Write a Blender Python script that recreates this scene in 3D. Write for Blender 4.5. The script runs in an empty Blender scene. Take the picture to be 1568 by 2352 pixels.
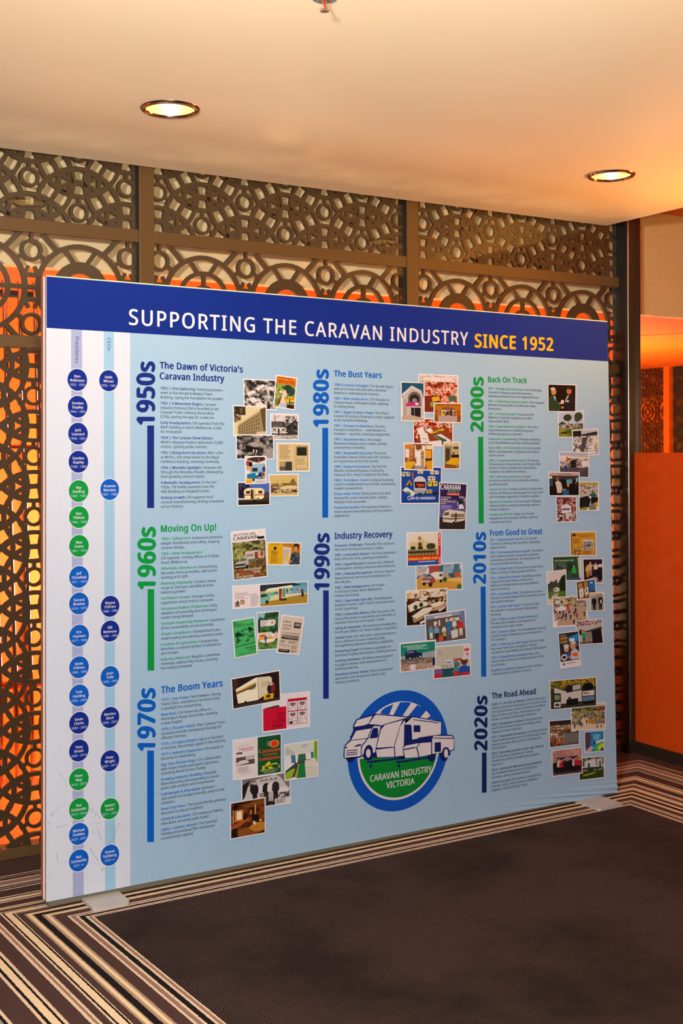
import bpy, bmesh, math, random
from mathutils import Vector, Matrix, Euler

S = bpy.context.scene
COL = S.collection

# ------------------------------------------------------------------ camera
CAM = Vector((-4.676, -4.78, 1.6))
cd = bpy.data.cameras.new('camera')
cam = bpy.data.objects.new('camera', cd)
COL.objects.link(cam)
cd.sensor_fit = 'VERTICAL'
cd.sensor_height = 36.0
cd.sensor_width = 24.0
cd.lens = 2749.0 / 2352.0 * 36.0
cd.shift_y = -126.0 / 2352.0
cd.clip_start = 0.05
cam.location = CAM
yaw = -math.atan2(0.51414, 0.85771)
cam.rotation_euler = (Matrix.Rotation(yaw, 3, 'Z') @ Matrix.Rotation(math.pi/2, 3, 'X') @ Matrix.Rotation(-0.00423, 3, 'Z')).to_euler()
S.camera = cam

# ------------------------------------------------------------------ light and exposure
S.view_settings.view_transform = 'Standard'
S.view_settings.look = 'None'
S.view_settings.exposure = 0.0
S.view_settings.gamma = 1.0
S.view_settings.use_curve_mapping = False
S.cycles.max_bounces = 8
S.cycles.diffuse_bounces = 4
S.cycles.glossy_bounces = 4
S.cycles.transparent_max_bounces = 12
S.cycles.sample_clamp_indirect = 6.0
S.cycles.use_denoising = True
wd = bpy.data.worlds.new('room_ambient')
S.world = wd
wd.use_nodes = True
wd.node_tree.nodes['Background'].inputs[0].default_value = (1.0, 0.72, 0.45, 1)
wd.node_tree.nodes['Background'].inputs[1].default_value = 0.03

def lamp(name, kind, loc, energy, color=(1, 1, 1), size=0.1, target=None, spot=None, blend=0.5):
    d = bpy.data.lights.new(name, kind)
    d.energy = energy
    d.color = color
    if kind == 'AREA':
        d.shape = 'DISK'
        d.size = size
    else:
        d.shadow_soft_size = size
    if spot:
        d.spot_size = math.radians(spot)
        d.spot_blend = blend
    o = bpy.data.objects.new(name, d)
    COL.objects.link(o)
    o.location = loc
    if target is not None:
        o.rotation_euler = (Vector(target) - Vector(loc)).to_track_quat('-Z', 'Y').to_euler()
    return o

# the photographer's flash: one softened head towards the board, its bounce aimed at the ceiling
lamp('flash_softbox', 'AREA', (-5.7, -5.0, 1.95), 275, (0.96, 0.98, 1.0), 0.24, (-2.2, -0.5, 0.8))
lamp('flash_bounce', 'SPOT', (-4.3, -4.2, 1.75), 500, (1.0, 0.88, 0.72), 0.12, (-2.75, -2.0, 2.82), 84, 1.0)
# rows of warm downlights in the ceiling of this room
for x, y in ((-3.028, -0.872), (-0.979, -0.909)):
    lamp('downlight_beam', 'SPOT', (x, y, 2.79), 14, (1.0, 0.70, 0.38), 0.04, (x, y, 0), 120, 0.8)
for x, y in ((-4.98, -2.9), (-2.98, -2.9), (-0.98, -2.9), (-2.98, -4.9), (-0.98, -4.9)):
    lamp('downlight_beam', 'SPOT', (x, y, 2.79), 20, (1.0, 0.74, 0.45), 0.05, (x, y, 0), 125, 0.8)
# the orange-lit room behind the screens: unseen fill lamps added to brighten it
for x, y, e in ((-4.6, 1.2, 26), (-2.4, 1.3, 26), (-0.6, 1.2, 22), (1.6, 1.2, 22)):
    lamp('back_room_upfill', 'AREA', (x, y, 0.5), e, (1.0, 0.80, 0.52), 0.5, (x, y + 0.01, 3))  # added upward fill for the ceiling, no fitting there
lamp('back_room_wall_fill', 'AREA', (-1.7, 0.6, 1.0), 62, (1.0, 0.74, 0.44), 1.0, (-3.4, 2.0, 0.4))  # area lamps added out of sight to brighten the rear wall
lamp('back_room_wall_fill', 'AREA', (-2.2, 0.7, 1.2), 9, (1.0, 0.74, 0.42), 0.5, (-2.4, 2.2, 1.3))
lamp('back_room_wall_fill', 'AREA', (0.25, 0.5, 0.9), 50, (1.0, 0.66, 0.36), 0.7, (2.0, 2.2, 0.9))
lamp('back_room_fill', 'POINT', (-1.4, 1.2, 1.5), 22, (1.0, 0.66, 0.34), 0.12)  # bare point lamp added as fill behind the board
lamp('side_room_fill', 'SPOT', (0.45, -1.5, 2.2), 260, (1.0, 0.42, 0.05), 0.12, (-0.7, -1.2, 2.82), 110, 1.0)  # unseen spot added beyond the glass for the ceiling's orange glow
lamp('side_room_fill', 'POINT', (1.6, -2.2, 1.9), 14, (1.0, 0.60, 0.2), 0.12)  # unseen point lamp added as fill in the side room
lamp('far_room_upfill', 'AREA', (5.5, 6.8, 0.8), 260, (1.0, 0.72, 0.40), 1.0, (5.5, 6.81, 3))  # unseen area lamp added to brighten the far ceiling
lamp('far_room_fill', 'POINT', (7.3, 8.4, 1.3), 90, (1.0, 0.50, 0.15), 0.2)  # unseen point lamp added to brighten the far wall and lattice

# ------------------------------------------------------------------ materials
def lin(h):
    v = [int(h[i:i+2], 16) / 255.0 for i in (0, 2, 4)]
    return tuple((c/12.92 if c <= 0.04045 else ((c+0.055)/1.055)**2.4) for c in v)

def pmat(name, col, rough=0.5, metal=0.0, noise=0.0, nscale=40.0, bump=0.0, bscale=200.0, spec=0.5, emit=None, estr=0.0):
    m = bpy.data.materials.new(name)
    m.use_nodes = True
    nt = m.node_tree
    b = nt.nodes['Principled BSDF']
    c = lin(col) if isinstance(col, str) else col
    b.inputs['Base Color'].default_value = (*c, 1)
    b.inputs['Roughness'].default_value = rough
    b.inputs['Metallic'].default_value = metal
    b.inputs['Specular IOR Level'].default_value = spec
    if emit:
        e = lin(emit) if isinstance(emit, str) else emit
        b.inputs['Emission Color'].default_value = (*e, 1)
        b.inputs['Emission Strength'].default_value = estr
    tc = nt.nodes.new('ShaderNodeTexCoord')
    if noise:
        n = nt.nodes.new('ShaderNodeTexNoise')
        n.inputs['Scale'].default_value = nscale
        n.inputs['Detail'].default_value = 4
        nt.links.new(tc.outputs['Object'], n.inputs['Vector'])
        mx = nt.nodes.new('ShaderNodeMix')
        mx.data_type = 'RGBA'
        mx.inputs[6].default_value = (*[x*(1-noise) for x in c], 1)
        mx.inputs[7].default_value = (*[min(1, x*(1+noise)) for x in c], 1)
        nt.links.new(n.outputs['Fac'], mx.inputs[0])
        nt.links.new(mx.outputs[2], b.inputs['Base Color'])
    if bump:
        n = nt.nodes.new('ShaderNodeTexNoise')
        n.inputs['Scale'].default_value = bscale
        nt.links.new(tc.outputs['Object'], n.inputs['Vector'])
        bp = nt.nodes.new('ShaderNodeBump')
        bp.inputs['Strength'].default_value = bump
        bp.inputs['Distance'].default_value = 0.002
        nt.links.new(n.outputs['Fac'], bp.inputs['Height'])
        nt.links.new(bp.outputs['Normal'], b.inputs['Normal'])
    return m

def glass_mat(name, tint=(1, 1, 1), refl=1.0):
    m = bpy.data.materials.new(name)
    m.use_nodes = True
    nt = m.node_tree
    nt.nodes.remove(nt.nodes['Principled BSDF'])
    out = nt.nodes['Material Output']
    tr = nt.nodes.new('ShaderNodeBsdfTransparent')
    tr.inputs[0].default_value = (*tint, 1)
    gl = nt.nodes.new('ShaderNodeBsdfGlossy')
    gl.inputs['Roughness'].default_value = 0.02
    fr = nt.nodes.new('ShaderNodeLayerWeight')
    fr.inputs[0].default_value = 0.5
    pw = nt.nodes.new('ShaderNodeMath')
    pw.operation = 'POWER'
    pw.inputs[1].default_value = 5.0
    mu = nt.nodes.new('ShaderNodeMath')
    mu.operation = 'MULTIPLY_ADD'
    mu.inputs[1].default_value = 0.9 * refl
    mu.inputs[2].default_value = 0.035 * refl
    mx = nt.nodes.new('ShaderNodeMixShader')
    nt.links.new(fr.outputs['Facing'], pw.inputs[0])
    nt.links.new(pw.outputs[0], mu.inputs[0])
    nt.links.new(mu.outputs[0], mx.inputs[0])
    nt.links.new(tr.outputs[0], mx.inputs[1])
    nt.links.new(gl.outputs[0], mx.inputs[2])
    nt.links.new(mx.outputs[0], out.inputs[0])
    return m

M = {}
M['ceiling'] = pmat('ceiling_paint', (0.92, 0.76, 0.51), 0.40, noise=0.03, nscale=2.0)
M['cream'] = pmat('cream_paint', (0.74, 0.58, 0.33), 0.7, noise=0.03, nscale=3)
M['bronze'] = pmat('bronze_frame', (0.105, 0.053, 0.013), 0.5, 0.25, noise=0.12, nscale=300)
M['lattice'] = pmat('bronze_lattice', (0.058, 0.032, 0.010), 0.55, 0.2, noise=0.12, nscale=200)
M['lattice_rear'] = pmat('rust_lattice', (0.085, 0.028, 0.008), 0.7, 0.0, noise=0.1, nscale=100)
M['gasket'] = pmat('black_gasket', (0.006, 0.005, 0.004), 0.4)
M['steel'] = pmat('worn_steel', (0.26, 0.21, 0.17), 0.22, 1.0)
M['darkpost'] = pmat('dark_bronze_post', (0.055, 0.03, 0.013), 0.3, 0.5, noise=0.1, nscale=120)
M['orange'] = pmat('orange_panel', (0.50, 0.052, 0.0015), 0.6, noise=0.02, nscale=4, spec=0.2)
M['orange_wall'] = pmat('orange_wall_paint', (0.80, 0.19, 0.008), 0.6, noise=0.06, nscale=3)
M['orange_floor'] = pmat('orange_floor_finish', (0.85, 0.21, 0.008), 0.35, noise=0.08, nscale=2)
M['amber'] = pmat('amber_panel', (0.80, 0.25, 0.006), 0.5, noise=0.04, nscale=3)
M['orange_ceiling'] = pmat('orange_ceiling_paint', (0.80, 0.17, 0.008), 0.7, noise=0.05, nscale=1)
M['chrome'] = pmat('chrome_rod', (0.75, 0.5, 0.42), 0.12, 1.0)
M['pinkrod'] = pmat('rose_metal', (0.6, 0.16, 0.12), 0.25, 0.8)
M['plate'] = pmat('grey_powder_coat', (0.50, 0.47, 0.44), 0.35, 0.3, noise=0.05, nscale=60)
M['alu'] = pmat('red_brown_frame', (0.36, 0.11, 0.05), 0.4, 0.1)
M['white_trim'] = pmat('white_silicone_edge', (0.80, 0.74, 0.72), 0.5)
M['dark'] = pmat('near_black', (0.02, 0.016, 0.014), 0.7)  # the far opening's darkness put into colour; also the dark top bar
M['skirt'] = pmat('black_skirting', (0.018, 0.012, 0.008), 0.45, noise=0.5, nscale=30)
M['wall'] = pmat('brown_wall', (0.22, 0.13, 0.07), 0.6, noise=0.08, nscale=3)
M['glass'] = glass_mat('clear_glass', (0.97, 0.96, 0.94))
M['glass_amber'] = glass_mat('warm_glass', (0.95, 0.90, 0.82))

def ink_mat():
    m = bpy.data.materials.new('printed_fabric')
    m.use_nodes = True
    nt = m.node_tree
    b = nt.nodes['Principled BSDF']
    a = nt.nodes.new('ShaderNodeAttribute')
    a.attribute_name = 'ink'
    tc = nt.nodes.new('ShaderNodeTexCoord')
    n = nt.nodes.new('ShaderNodeTexNoise')
    n.inputs['Scale'].default_value = 700
    n.inputs['Detail'].default_value = 2
    nt.links.new(tc.outputs['Object'], n.inputs['Vector'])
    mr = nt.nodes.new('ShaderNodeMapRange')
    mr.inputs[1].default_value = 0.3
    mr.inputs[2].default_value = 0.7
    mr.inputs[3].default_value = 0.63
    mr.inputs[4].default_value = 0.73
    nt.links.new(n.outputs['Fac'], mr.inputs[0])
    vm = nt.nodes.new('ShaderNodeVectorMath')
    vm.operation = 'SCALE'
    nt.links.new(a.outputs['Color'], vm.inputs[0])
    nt.links.new(mr.outputs[0], vm.inputs['Scale'])
    nt.links.new(vm.outputs[0], b.inputs['Base Color'])
    b.inputs['Roughness'].default_value = 0.65
    b.inputs['Specular IOR Level'].default_value = 0.10
    return m
M['ink'] = ink_mat()

def carpet_mat():
    """Border of stripes parallel to the screens, turning a corner at both ends, round a ribbed field."""
    m = bpy.data.materials.new('striped_carpet')
    m.use_nodes = True
    nt = m.node_tree
    L = nt.links.new
    b = nt.nodes['Principled BSDF']
    b.inputs['Roughness'].default_value = 0.95
    b.inputs['Specular IOR Level'].default_value = 0.15
    tc = nt.nodes.new('ShaderNodeTexCoord')
    # woven edge wobble
    nz = nt.nodes.new('ShaderNodeTexNoise')
    nz.inputs['Scale'].default_value = 90
    nz.inputs['Detail'].default_value = 3
    L(tc.outputs['Object'], nz.inputs['Vector'])
    sc = nt.nodes.new('ShaderNodeVectorMath')
    sc.operation = 'MULTIPLY_ADD'
    sc.inputs[1].default_value = (0.006, 0.006, 0)
    sc.inputs[2].default_value = (-0.003, -0.003, 0)
    L(nz.outputs['Color'], sc.inputs[0])
    ad = nt.nodes.new('ShaderNodeVectorMath')
    ad.operation = 'ADD'
    L(tc.outputs['Object'], ad.inputs[0])
    L(sc.outputs[0], ad.inputs[1])
    sp = nt.nodes.new('ShaderNodeSeparateXYZ')
    L(ad.outputs[0], sp.inputs[0])
    def mth(op, a, c=None, d=None):
        n = nt.nodes.new('ShaderNodeMath')
        n.operation = op
        for i, v in enumerate((a, c, d)):
            if v is None: continue
            if isinstance(v, (int, float)): n.inputs[i].default_value = v
            else: L(v, n.inputs[i])
        return n.outputs[0]
    X, Y = sp.outputs[0], sp.outputs[1]
    dr = mth('ADD', Y, 0.751)
    rawl = mth('SUBTRACT', mth('MULTIPLY_ADD', mth('ADD', Y, 0.754), -0.055, -3.274), X)
    dl = mth('MULTIPLY', rawl, mth('MULTIPLY_ADD', rawl, 0.2, 0.74))
    dd = mth('MULTIPLY', mth('ADD', X, 0.7286), 1/1.1)
    d = mth('MAXIMUM', mth('MAXIMUM', dr, dl), dd)
    CR, MV, BK, BR, TN, LC = 'd8c0a6', '8e7064', '161111', '49342f', 'a48c72', 'e2caa6'
    GC = '9a8a7c'
    stripes = [(0.0, CR), (.004, MV), (.012, CR), (.0187, BK), (.0325, CR), (.039, MV), (.05, CR), (.0567, BR),
               (.088, TN), (.094, LC), (.104, TN), (.1116, BK), (.131, TN), (.1350, LC), (.1453, TN), (.1516, BR),
               (.1697, CR), (.1734, BK), (.179, LC), (.197, BK), (.203, CR), (.209, BR)]
    stripes2 = [(.0, BR), (.228, CR), (.235, MV), (.243, CR), (.252, BR), (.297, CR), (.306, BK), (.312, LC), (.334, BK), (.343, CR), (.352, BR),
                (.419, CR), (.428, BK), (.436, GC), (.449, BK), (.456, MV), (.465, CR), (.476, MV), (.515, CR), (.525, BR), (.532, BK),
                (.540, MV), (.555, BK), (.563, CR), (.5715, BR)]
    def ramp(st, lo, hi):
        n = nt.nodes.new('ShaderNodeMapRange')
        n.inputs[1].default_value = lo
        n.inputs[2].default_value = hi
        L(d, n.inputs[0])
        r = nt.nodes.new('ShaderNodeValToRGB')
        r.color_ramp.interpolation = 'CONSTANT'
        el = r.color_ramp.elements
        while len(el) > 1: el.remove(el[-1])
        el[0].position = 0
        el[0].color = (*lin(st[0][1]), 1)
        for p, c in st[1:]:
            e = el.new((p - lo)/(hi - lo))
            e.color = (*lin(c), 1)
        L(n.outputs[0], r.inputs[0])
        return r.outputs[0]
    r1 = ramp(stripes, 0.0, 0.24)
    r2 = ramp(stripes2, 0.0, 0.60)
    def mix(f, a, c, mode='MIX'):
        n = nt.nodes.new('ShaderNodeMix')
        n.data_type = 'RGBA'
        n.blend_type = mode
        for i, v in ((0, f), (6, a), (7, c)):
            if isinstance(v, (int, float)): n.inputs[i].default_value = v
            elif isinstance(v, tuple): n.inputs[i].default_value = v
            else: L(v, n.inputs[i])
        return n.outputs[2]
    border = mix(mth('GREATER_THAN', d, 0.215), r1, r2)
    # ribbed field: fine dark lines running away from the board
    ph = mth('FRACT', mth('DIVIDE', X, 0.0098))
    rib = mth('LESS_THAN', mth('ABSOLUTE', mth('SUBTRACT', ph, 0.5)), 0.17)
    field = mix(rib, (*lin('46342f'), 1), (*lin('140f0f'), 1))
    st = nt.nodes.new('ShaderNodeTexNoise')
    st.inputs['Scale'].default_value = 1.7
    st.inputs['Detail'].default_value = 6
    st.inputs['Roughness'].default_value = 0.62
    L(tc.outputs['Object'], st.inputs['Vector'])
    mr = nt.nodes.new('ShaderNodeMapRange')
    mr.inputs[1].default_value = 0.36
    mr.inputs[2].default_value = 0.56
    mr.inputs[3].default_value = 0.45
    mr.inputs[4].default_value = 1.0
    L(st.outputs['Fac'], mr.inputs[0])
    col = mix(mth('GREATER_THAN', d, 0.0), field, border)
    vm = nt.nodes.new('ShaderNodeVectorMath')
    vm.operation = 'SCALE'
    L(col, vm.inputs[0])
    # stains only sit in the dark field
    L(mth('MAXIMUM', mr.outputs[0], mth('GREATER_THAN', d, 0.0)), vm.inputs['Scale'])
    pile = nt.nodes.new('ShaderNodeTexNoise')
    pile.inputs['Scale'].default_value = 420
    pile.inputs['Detail'].default_value = 3
    L(tc.outputs['Object'], pile.inputs['Vector'])
    mr2 = nt.nodes.new('ShaderNodeMapRange')
    mr2.inputs[1].default_value = 0.3
    mr2.inputs[2].default_value = 0.7
    mr2.inputs[3].default_value = 0.78
    mr2.inputs[4].default_value = 1.15
    L(pile.outputs['Fac'], mr2.inputs[0])
    vm2 = nt.nodes.new('ShaderNodeVectorMath')
    vm2.operation = 'SCALE'
    L(vm.outputs[0], vm2.inputs[0])
    L(mr2.outputs[0], vm2.inputs['Scale'])
    L(vm2.outputs[0], b.inputs['Base Color'])
    bp = nt.nodes.new('ShaderNodeBump')
    bp.inputs['Strength'].default_value = 0.4
    bp.inputs['Distance'].default_value = 0.003
    L(pile.outputs['Fac'], bp.inputs['Height'])
    L(bp.outputs['Normal'], b.inputs['Normal'])
    return m
M['carpet'] = carpet_mat()

# ------------------------------------------------------------------ object helpers
def link(o, parent=None, label=None, cat=None, group=None, kind=None):
    COL.objects.link(o)
    if parent is not None: o.parent = parent
    if label: o['label'] = label
    if cat: o['category'] = cat
    if group: o['group'] = group
    if kind: o['kind'] = kind
    return o

def empty(name, loc, label=None, cat=None, group=None, kind=None):
    o = bpy.data.objects.new(name, None)
    o.empty_display_size = 0.1
    o.location = loc
    return link(o, None, label, cat, group, kind)

class MB:
    """Collects polygons in world coordinates; build() links them as one mesh object."""
    def __init__(s): s.v = []; s.f = []; s.c = []; s.sm = []
    def poly(s, pts, col=None, smooth=False):
        i = len(s.v)
        s.v.extend(pts); s.f.append(tuple(range(i, i+len(pts)))); s.c.append(col); s.sm.append(smooth)
    def quadmesh(s, rows, closed=False, smooth=True):
        base = len(s.v); n = len(rows[0])
        for r in rows: s.v.extend(r)
        for i in range(len(rows)-1):
            for j in range(n if closed else n-1):
                k = (j+1) % n
                s.f.append((base+i*n+j, base+i*n+k, base+(i+1)*n+k, base+(i+1)*n+j)); s.c.append(None); s.sm.append(smooth)
    def box(s, a, b):
        (x0, y0, z0), (x1, y1, z1) = a, b
        i = len(s.v)
        s.v.extend([(x0,y0,z0),(x1,y0,z0),(x1,y1,z0),(x0,y1,z0),(x0,y0,z1),(x1,y0,z1),(x1,y1,z1),(x0,y1,z1)])
        for f in ((0,3,2,1),(4,5,6,7),(0,1,5,4),(1,2,6,5),(2,3,7,6),(3,0,4,7)):
            s.f.append(tuple(i+k for k in f)); s.c.append(None); s.sm.append(False)
    def prism(s, loop, y0, y1):
        """loop of (x, z) points pushed from y0 (front) to y1."""
        n = len(loop)
        s.poly([(x, y0, z) for x, z in loop]); s.poly([(x, y1, z) for x, z in reversed(loop)])
        for i in range(n):
            a, b = loop[i], loop[(i+1) % n]
            s.poly([(a[0],y0,a[1]),(a[0],y1,a[1]),(b[0],y1,b[1]),(b[0],y0,b[1])])
    def zprism(s, loop, z0, z1):
        n = len(loop)
        s.poly([(x, y, z1) for x, y in loop]); s.poly([(x, y, z0) for x, y in reversed(loop)])
        for i in range(n):
            a, b = loop[i], loop[(i+1) % n]
            s.poly([(a[0],a[1],z0),(b[0],b[1],z0),(b[0],b[1],z1),(a[0],a[1],z1)])
    def lathe(s, prof, cx, cy, n=48, smooth=True):
        s.quadmesh([[(cx+r*math.cos(2*math.pi*j/n), cy+r*math.sin(2*math.pi*j/n), z) for j in range(n)] for r, z in prof], True, smooth)
    def tube(s, p0, p1, r, n=14, caps=True):
        p0, p1 = Vector(p0), Vector(p1)
        d = (p1-p0).normalized()
        u = d.orthogonal().normalized(); w = d.cross(u)
        ring = lambda p: [tuple(p + u*r*math.cos(2*math.pi*j/n) + w*r*math.sin(2*math.pi*j/n)) for j in range(n)]
        a, b = ring(p0), ring(p1)
        s.quadmesh([a, b], True)
        if caps:
            s.poly(list(reversed(a))); s.poly(b)
    def build(s, name, mat, parent=None, label=None, cat=None, group=None, kind=None, bevel=0):
        me = bpy.data.meshes.new(name)
        off = parent.matrix_world.translation if parent is not None else Vector((0,0,0))
        if parent is not None:
            off = Vector(parent.location)
            q = parent.parent
            while q is not None:
                off += Vector(q.location); q = q.parent
        ox, oy, oz = off
        me.from_pydata([(a-ox, b-oy, c-oz) for a, b, c in s.v], [], s.f)
        me.polygons.foreach_set('use_smooth', s.sm)
        if any(c is not None for c in s.c):
            at = me.color_attributes.new('ink', 'FLOAT_COLOR', 'CORNER')
            buf = []
            for f, c in zip(s.f, s.c):
                buf.extend((*c, 1.0)*len(f))
            at.data.foreach_set('color', buf)
        me.update()
        me.materials.append(mat)
        o = bpy.data.objects.new(name, me)
        link(o, parent, label, cat, group, kind)
        if bevel:
            bv = o.modifiers.new('bevel', 'BEVEL'); bv.width = bevel; bv.segments = 2; bv.limit_method = 'ANGLE'
        return o

def boxobj(name, a, b, mat, parent=None, bevel=0, **k):
    m = MB(); m.box(a, b)
    return m.build(name, mat, parent, bevel=bevel, **k)

# ------------------------------------------------------------------ room shell
fl = MB(); fl.poly([(-8.5,-9,0),(13,-9,0),(13,13,0),(-8.5,13,0)])
fl.build('floor', M['carpet'], kind='structure')

def slab_with_holes(x0, x1, y0, y1, z0, z1, holes, n=40):
    """Rectangular slab; the cells round each recessed light are cut to a circular hole."""
    m = MB()
    xs = sorted({x0, x1, *[h[0]-.2 for h in holes], *[h[0]+.2 for h in holes]})
    ys = sorted({y0, y1, *[h[1]-.2 for h in holes], *[h[1]+.2 for h in holes]})
    for i in range(len(xs)-1):
        for j in range(len(ys)-1):
            a, b, c, d = xs[i], xs[i+1], ys[j], ys[j+1]
            h = next((h for h in holes if a < h[0] < b and c < h[1] < d), None)
            if h is None:
                m.poly([(a,c,z0),(a,d,z0),(b,d,z0),(b,c,z0)])
            else:
                def edge(t):
                    ca, sa = math.cos(t), math.sin(t)
                    k = min((b-h[0])/ca if ca > 1e-9 else 9, (a-h[0])/ca if ca < -1e-9 else 9, (d-h[1])/sa if sa > 1e-9 else 9, (c-h[1])/sa if sa < -1e-9 else 9)
                    return h[0]+ca*k, h[1]+sa*k
                angs = sorted({2*math.pi*q/n for q in range(n)} | {math.atan2(yy-h[1], xx-h[0]) % (2*math.pi) for xx in (a,b) for yy in (c,d)})
                for q in range(len(angs)):
                    t, u = angs[q], angs[(q+1) % len(angs)]
                    p, r = edge(t), edge(u)
                    m.poly([(h[0]+h[2]*math.cos(t), h[1]+h[2]*math.sin(t), z0), (h[0]+h[2]*math.cos(u), h[1]+h[2]*math.sin(u), z0), (*r, z0), (*p, z0)])
                    m.poly([(h[0]+h[2]*math.cos(t), h[1]+h[2]*math.sin(t), z0), (h[0]+h[2]*math.cos(t), h[1]+h[2]*math.sin(t), z0+.1), (h[0]+h[2]*math.cos(u), h[1]+h[2]*math.sin(u), z0+.1), (h[0]+h[2]*math.cos(u), h[1]+h[2]*math.sin(u), z0)])
    m.poly([(x0,y0,z1),(x1,y0,z1),(x1,y1,z1),(x0,y1,z1)])
    m.poly([(x0,y0,z0),(x1,y0,z0),(x1,y0,z1),(x0,y0,z1)]); m.poly([(x1,y0,z0),(x1,y1,z0),(x1,y1,z1),(x1,y0,z1)])
    m.poly([(x1,y1,z0),(x0,y1,z0),(x0,y1,z1),(x1,y1,z1)]); m.poly([(x0,y1,z0),(x0,y0,z0),(x0,y0,z1),(x0,y1,z1)])
    return m
LIGHTS = [(-3.028, -0.872), (-0.979, -0.909)]
CZ = 2.825
slab_with_holes(-8.5, -0.19, -9, -0.045, CZ, 3.02, [(x, y, 0.09) for x, y in LIGHTS]).build('ceiling', M['ceiling'], kind='structure')
boxobj('ceiling', (-0.19, -9, 3.0), (0.05, 0.06, 3.05), M['cream'], kind='structure')
rc = MB(); rc.box((-8.5, 0.06, 2.985), (13, 13, 3.05)); rc.box((0.05, -9, 2.985), (13, 0.06, 3.05))
rc.build('ceiling', M['orange_ceiling'], kind='structure')
# cream bulkhead just behind the screens; the flash throws the lattice's shadow on it
boxobj('wall_bulkhead', (-8.5, 0.15, 2.40), (13, 0.22, 2.985), M['cream'], kind='structure')
rf = MB(); rf.poly([(-8.5,.08,.004),(13,.08,.004),(13,13,.004),(-8.5,13,.004)])
rf.build('floor', M['orange_floor'], kind='structure')
boxobj('wall_left', (-8.6, -9, 0), (-8.5, 13, 3.05), M['wall'], kind='structure')
boxobj('wall_front', (-8.6, -9.1, 0), (13, -9, 3.05), M['wall'], kind='structure')
wr = boxobj('wall_rear', (-8.5, 2.2, 0), (2.18, 2.3, 2.985), M['orange_wall'], kind='structure')

# ------------------------------------------------------------------ screens of bronze lattice
def clip(poly, x0, x1, z0, z1):
    for ax, lim, sgn in ((0, x0, 1), (0, x1, -1), (1, z0, 1), (1, z1, -1)):
        out = []
        for i in range(len(poly)):
            a, b = poly[i], poly[(i+1) % len(poly)]
            ia, ib = sgn*(a[ax]-lim) >= 0, sgn*(b[ax]-lim) >= 0
            if ia: out.append(a)
            if ia != ib:
                t = (lim-a[ax])/(b[ax]-a[ax])
                out.append((a[0]+t*(b[0]-a[0]), a[1]+t*(b[1]-a[1])))
        poly = out
        if len(poly) < 3: return []
    return poly

class Fret:
    """Flat strips (arcs, bars) cut to a rectangle; used for the front sheet and again for the rear one."""
    def __init__(s, x0, x1, z0, z1): s.r = (x0, x1, z0, z1); s.p = []; s.lv = []; s.n = 0
    def add(s, q):
        q = clip(q, *s.r)
        if q: s.p.append(q); s.lv.append(s.n % 101)
    def arc(s, cx, cz, r0, r1, n=40):
        x0, x1, z0, z1 = s.r
        if cx+r1 < x0 or cx-r1 > x1 or cz+r1 < z0 or cz-r1 > z1: return
        s.n += 1
        for i in range(n):
            a, b = 2*math.pi*i/n, 2*math.pi*(i+1)/n
            ca, sa, cb, sb = math.cos(a), math.sin(a), math.cos(b), math.sin(b)
            s.add([(cx+r0*ca, cz+r0*sa), (cx+r1*ca, cz+r1*sa), (cx+r1*cb, cz+r1*sb), (cx+r0*cb, cz+r0*sb)])
    def bar(s, xa, za, xb, zb, w):
        s.n += 1
        dx, dz = xb-xa, zb-za; l = math.hypot(dx, dz); nx, nz = -dz/l*w/2, dx/l*w/2
        s.add([(xa+nx, za+nz), (xa-nx, za-nz), (xb-nx, zb-nz), (xb+nx, zb+nz)])
    def mesh(s, y, th):
        m = MB()
        for k, q in enumerate(s.p):
            e = s.lv[k]*.00003          # neighbouring strips lie a hair apart where they cross
            m.poly([(x, y-e, z) for x, z in q])
            m.poly([(x, y+th+e, z) for x, z in reversed(q)])
            for i in range(len(q)):
                a, b = q[i], q[(i+1) % len(q)]
                if (a[0]-b[0])**2 + (a[1]-b[1])**2 < 1e-9: continue
                m.poly([(a[0],y-e,a[1]),(a[0],y+th+e,a[1]),(b[0],y+th+e,b[1]),(b[0],y-e,b[1])])
        return m

def ring_fret(x0, x1, z0, z1, xr, zr, px=0.4125, pz=0.247):
    """Overlapping ring pattern: hexagonal nodes, two circles with twelve spokes, a small ring in the middle."""
    f = Fret(x0, x1, z0, z1)
    r1, r2 = 0.1215, 0.181
    for i in range(int((x0-xr)/(px/2))-3, int((x1-xr)/(px/2))+4):
        for j in range(int((z0-zr)/(pz/2))-4, int((z1-zr)/(pz/2))+5):
            if (i+j) % 2: continue
            cx, cz = xr+i*px/2, zr+j*pz/2
            f.arc(cx, cz, r1-.0085, r1+.0085, 36)
            f.arc(cx, cz, r2-.0085, r2+.0085, 48)
            f.arc(cx, cz, .0275, .0405, 24)
            for k in range(12):
                a = math.radians(15+30*k)
                f.bar(cx+r1*math.cos(a), cz+r1*math.sin(a), cx+r2*math.cos(a), cz+r2*math.sin(a), .015)
            for a in (90, 210, 330):
                a = math.radians(a)
                f.bar(cx+.035*math.cos(a), cz+.035*math.sin(a), cx+.070*math.cos(a), cz+.070*math.sin(a), .013)
    b = .004
    return f

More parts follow.
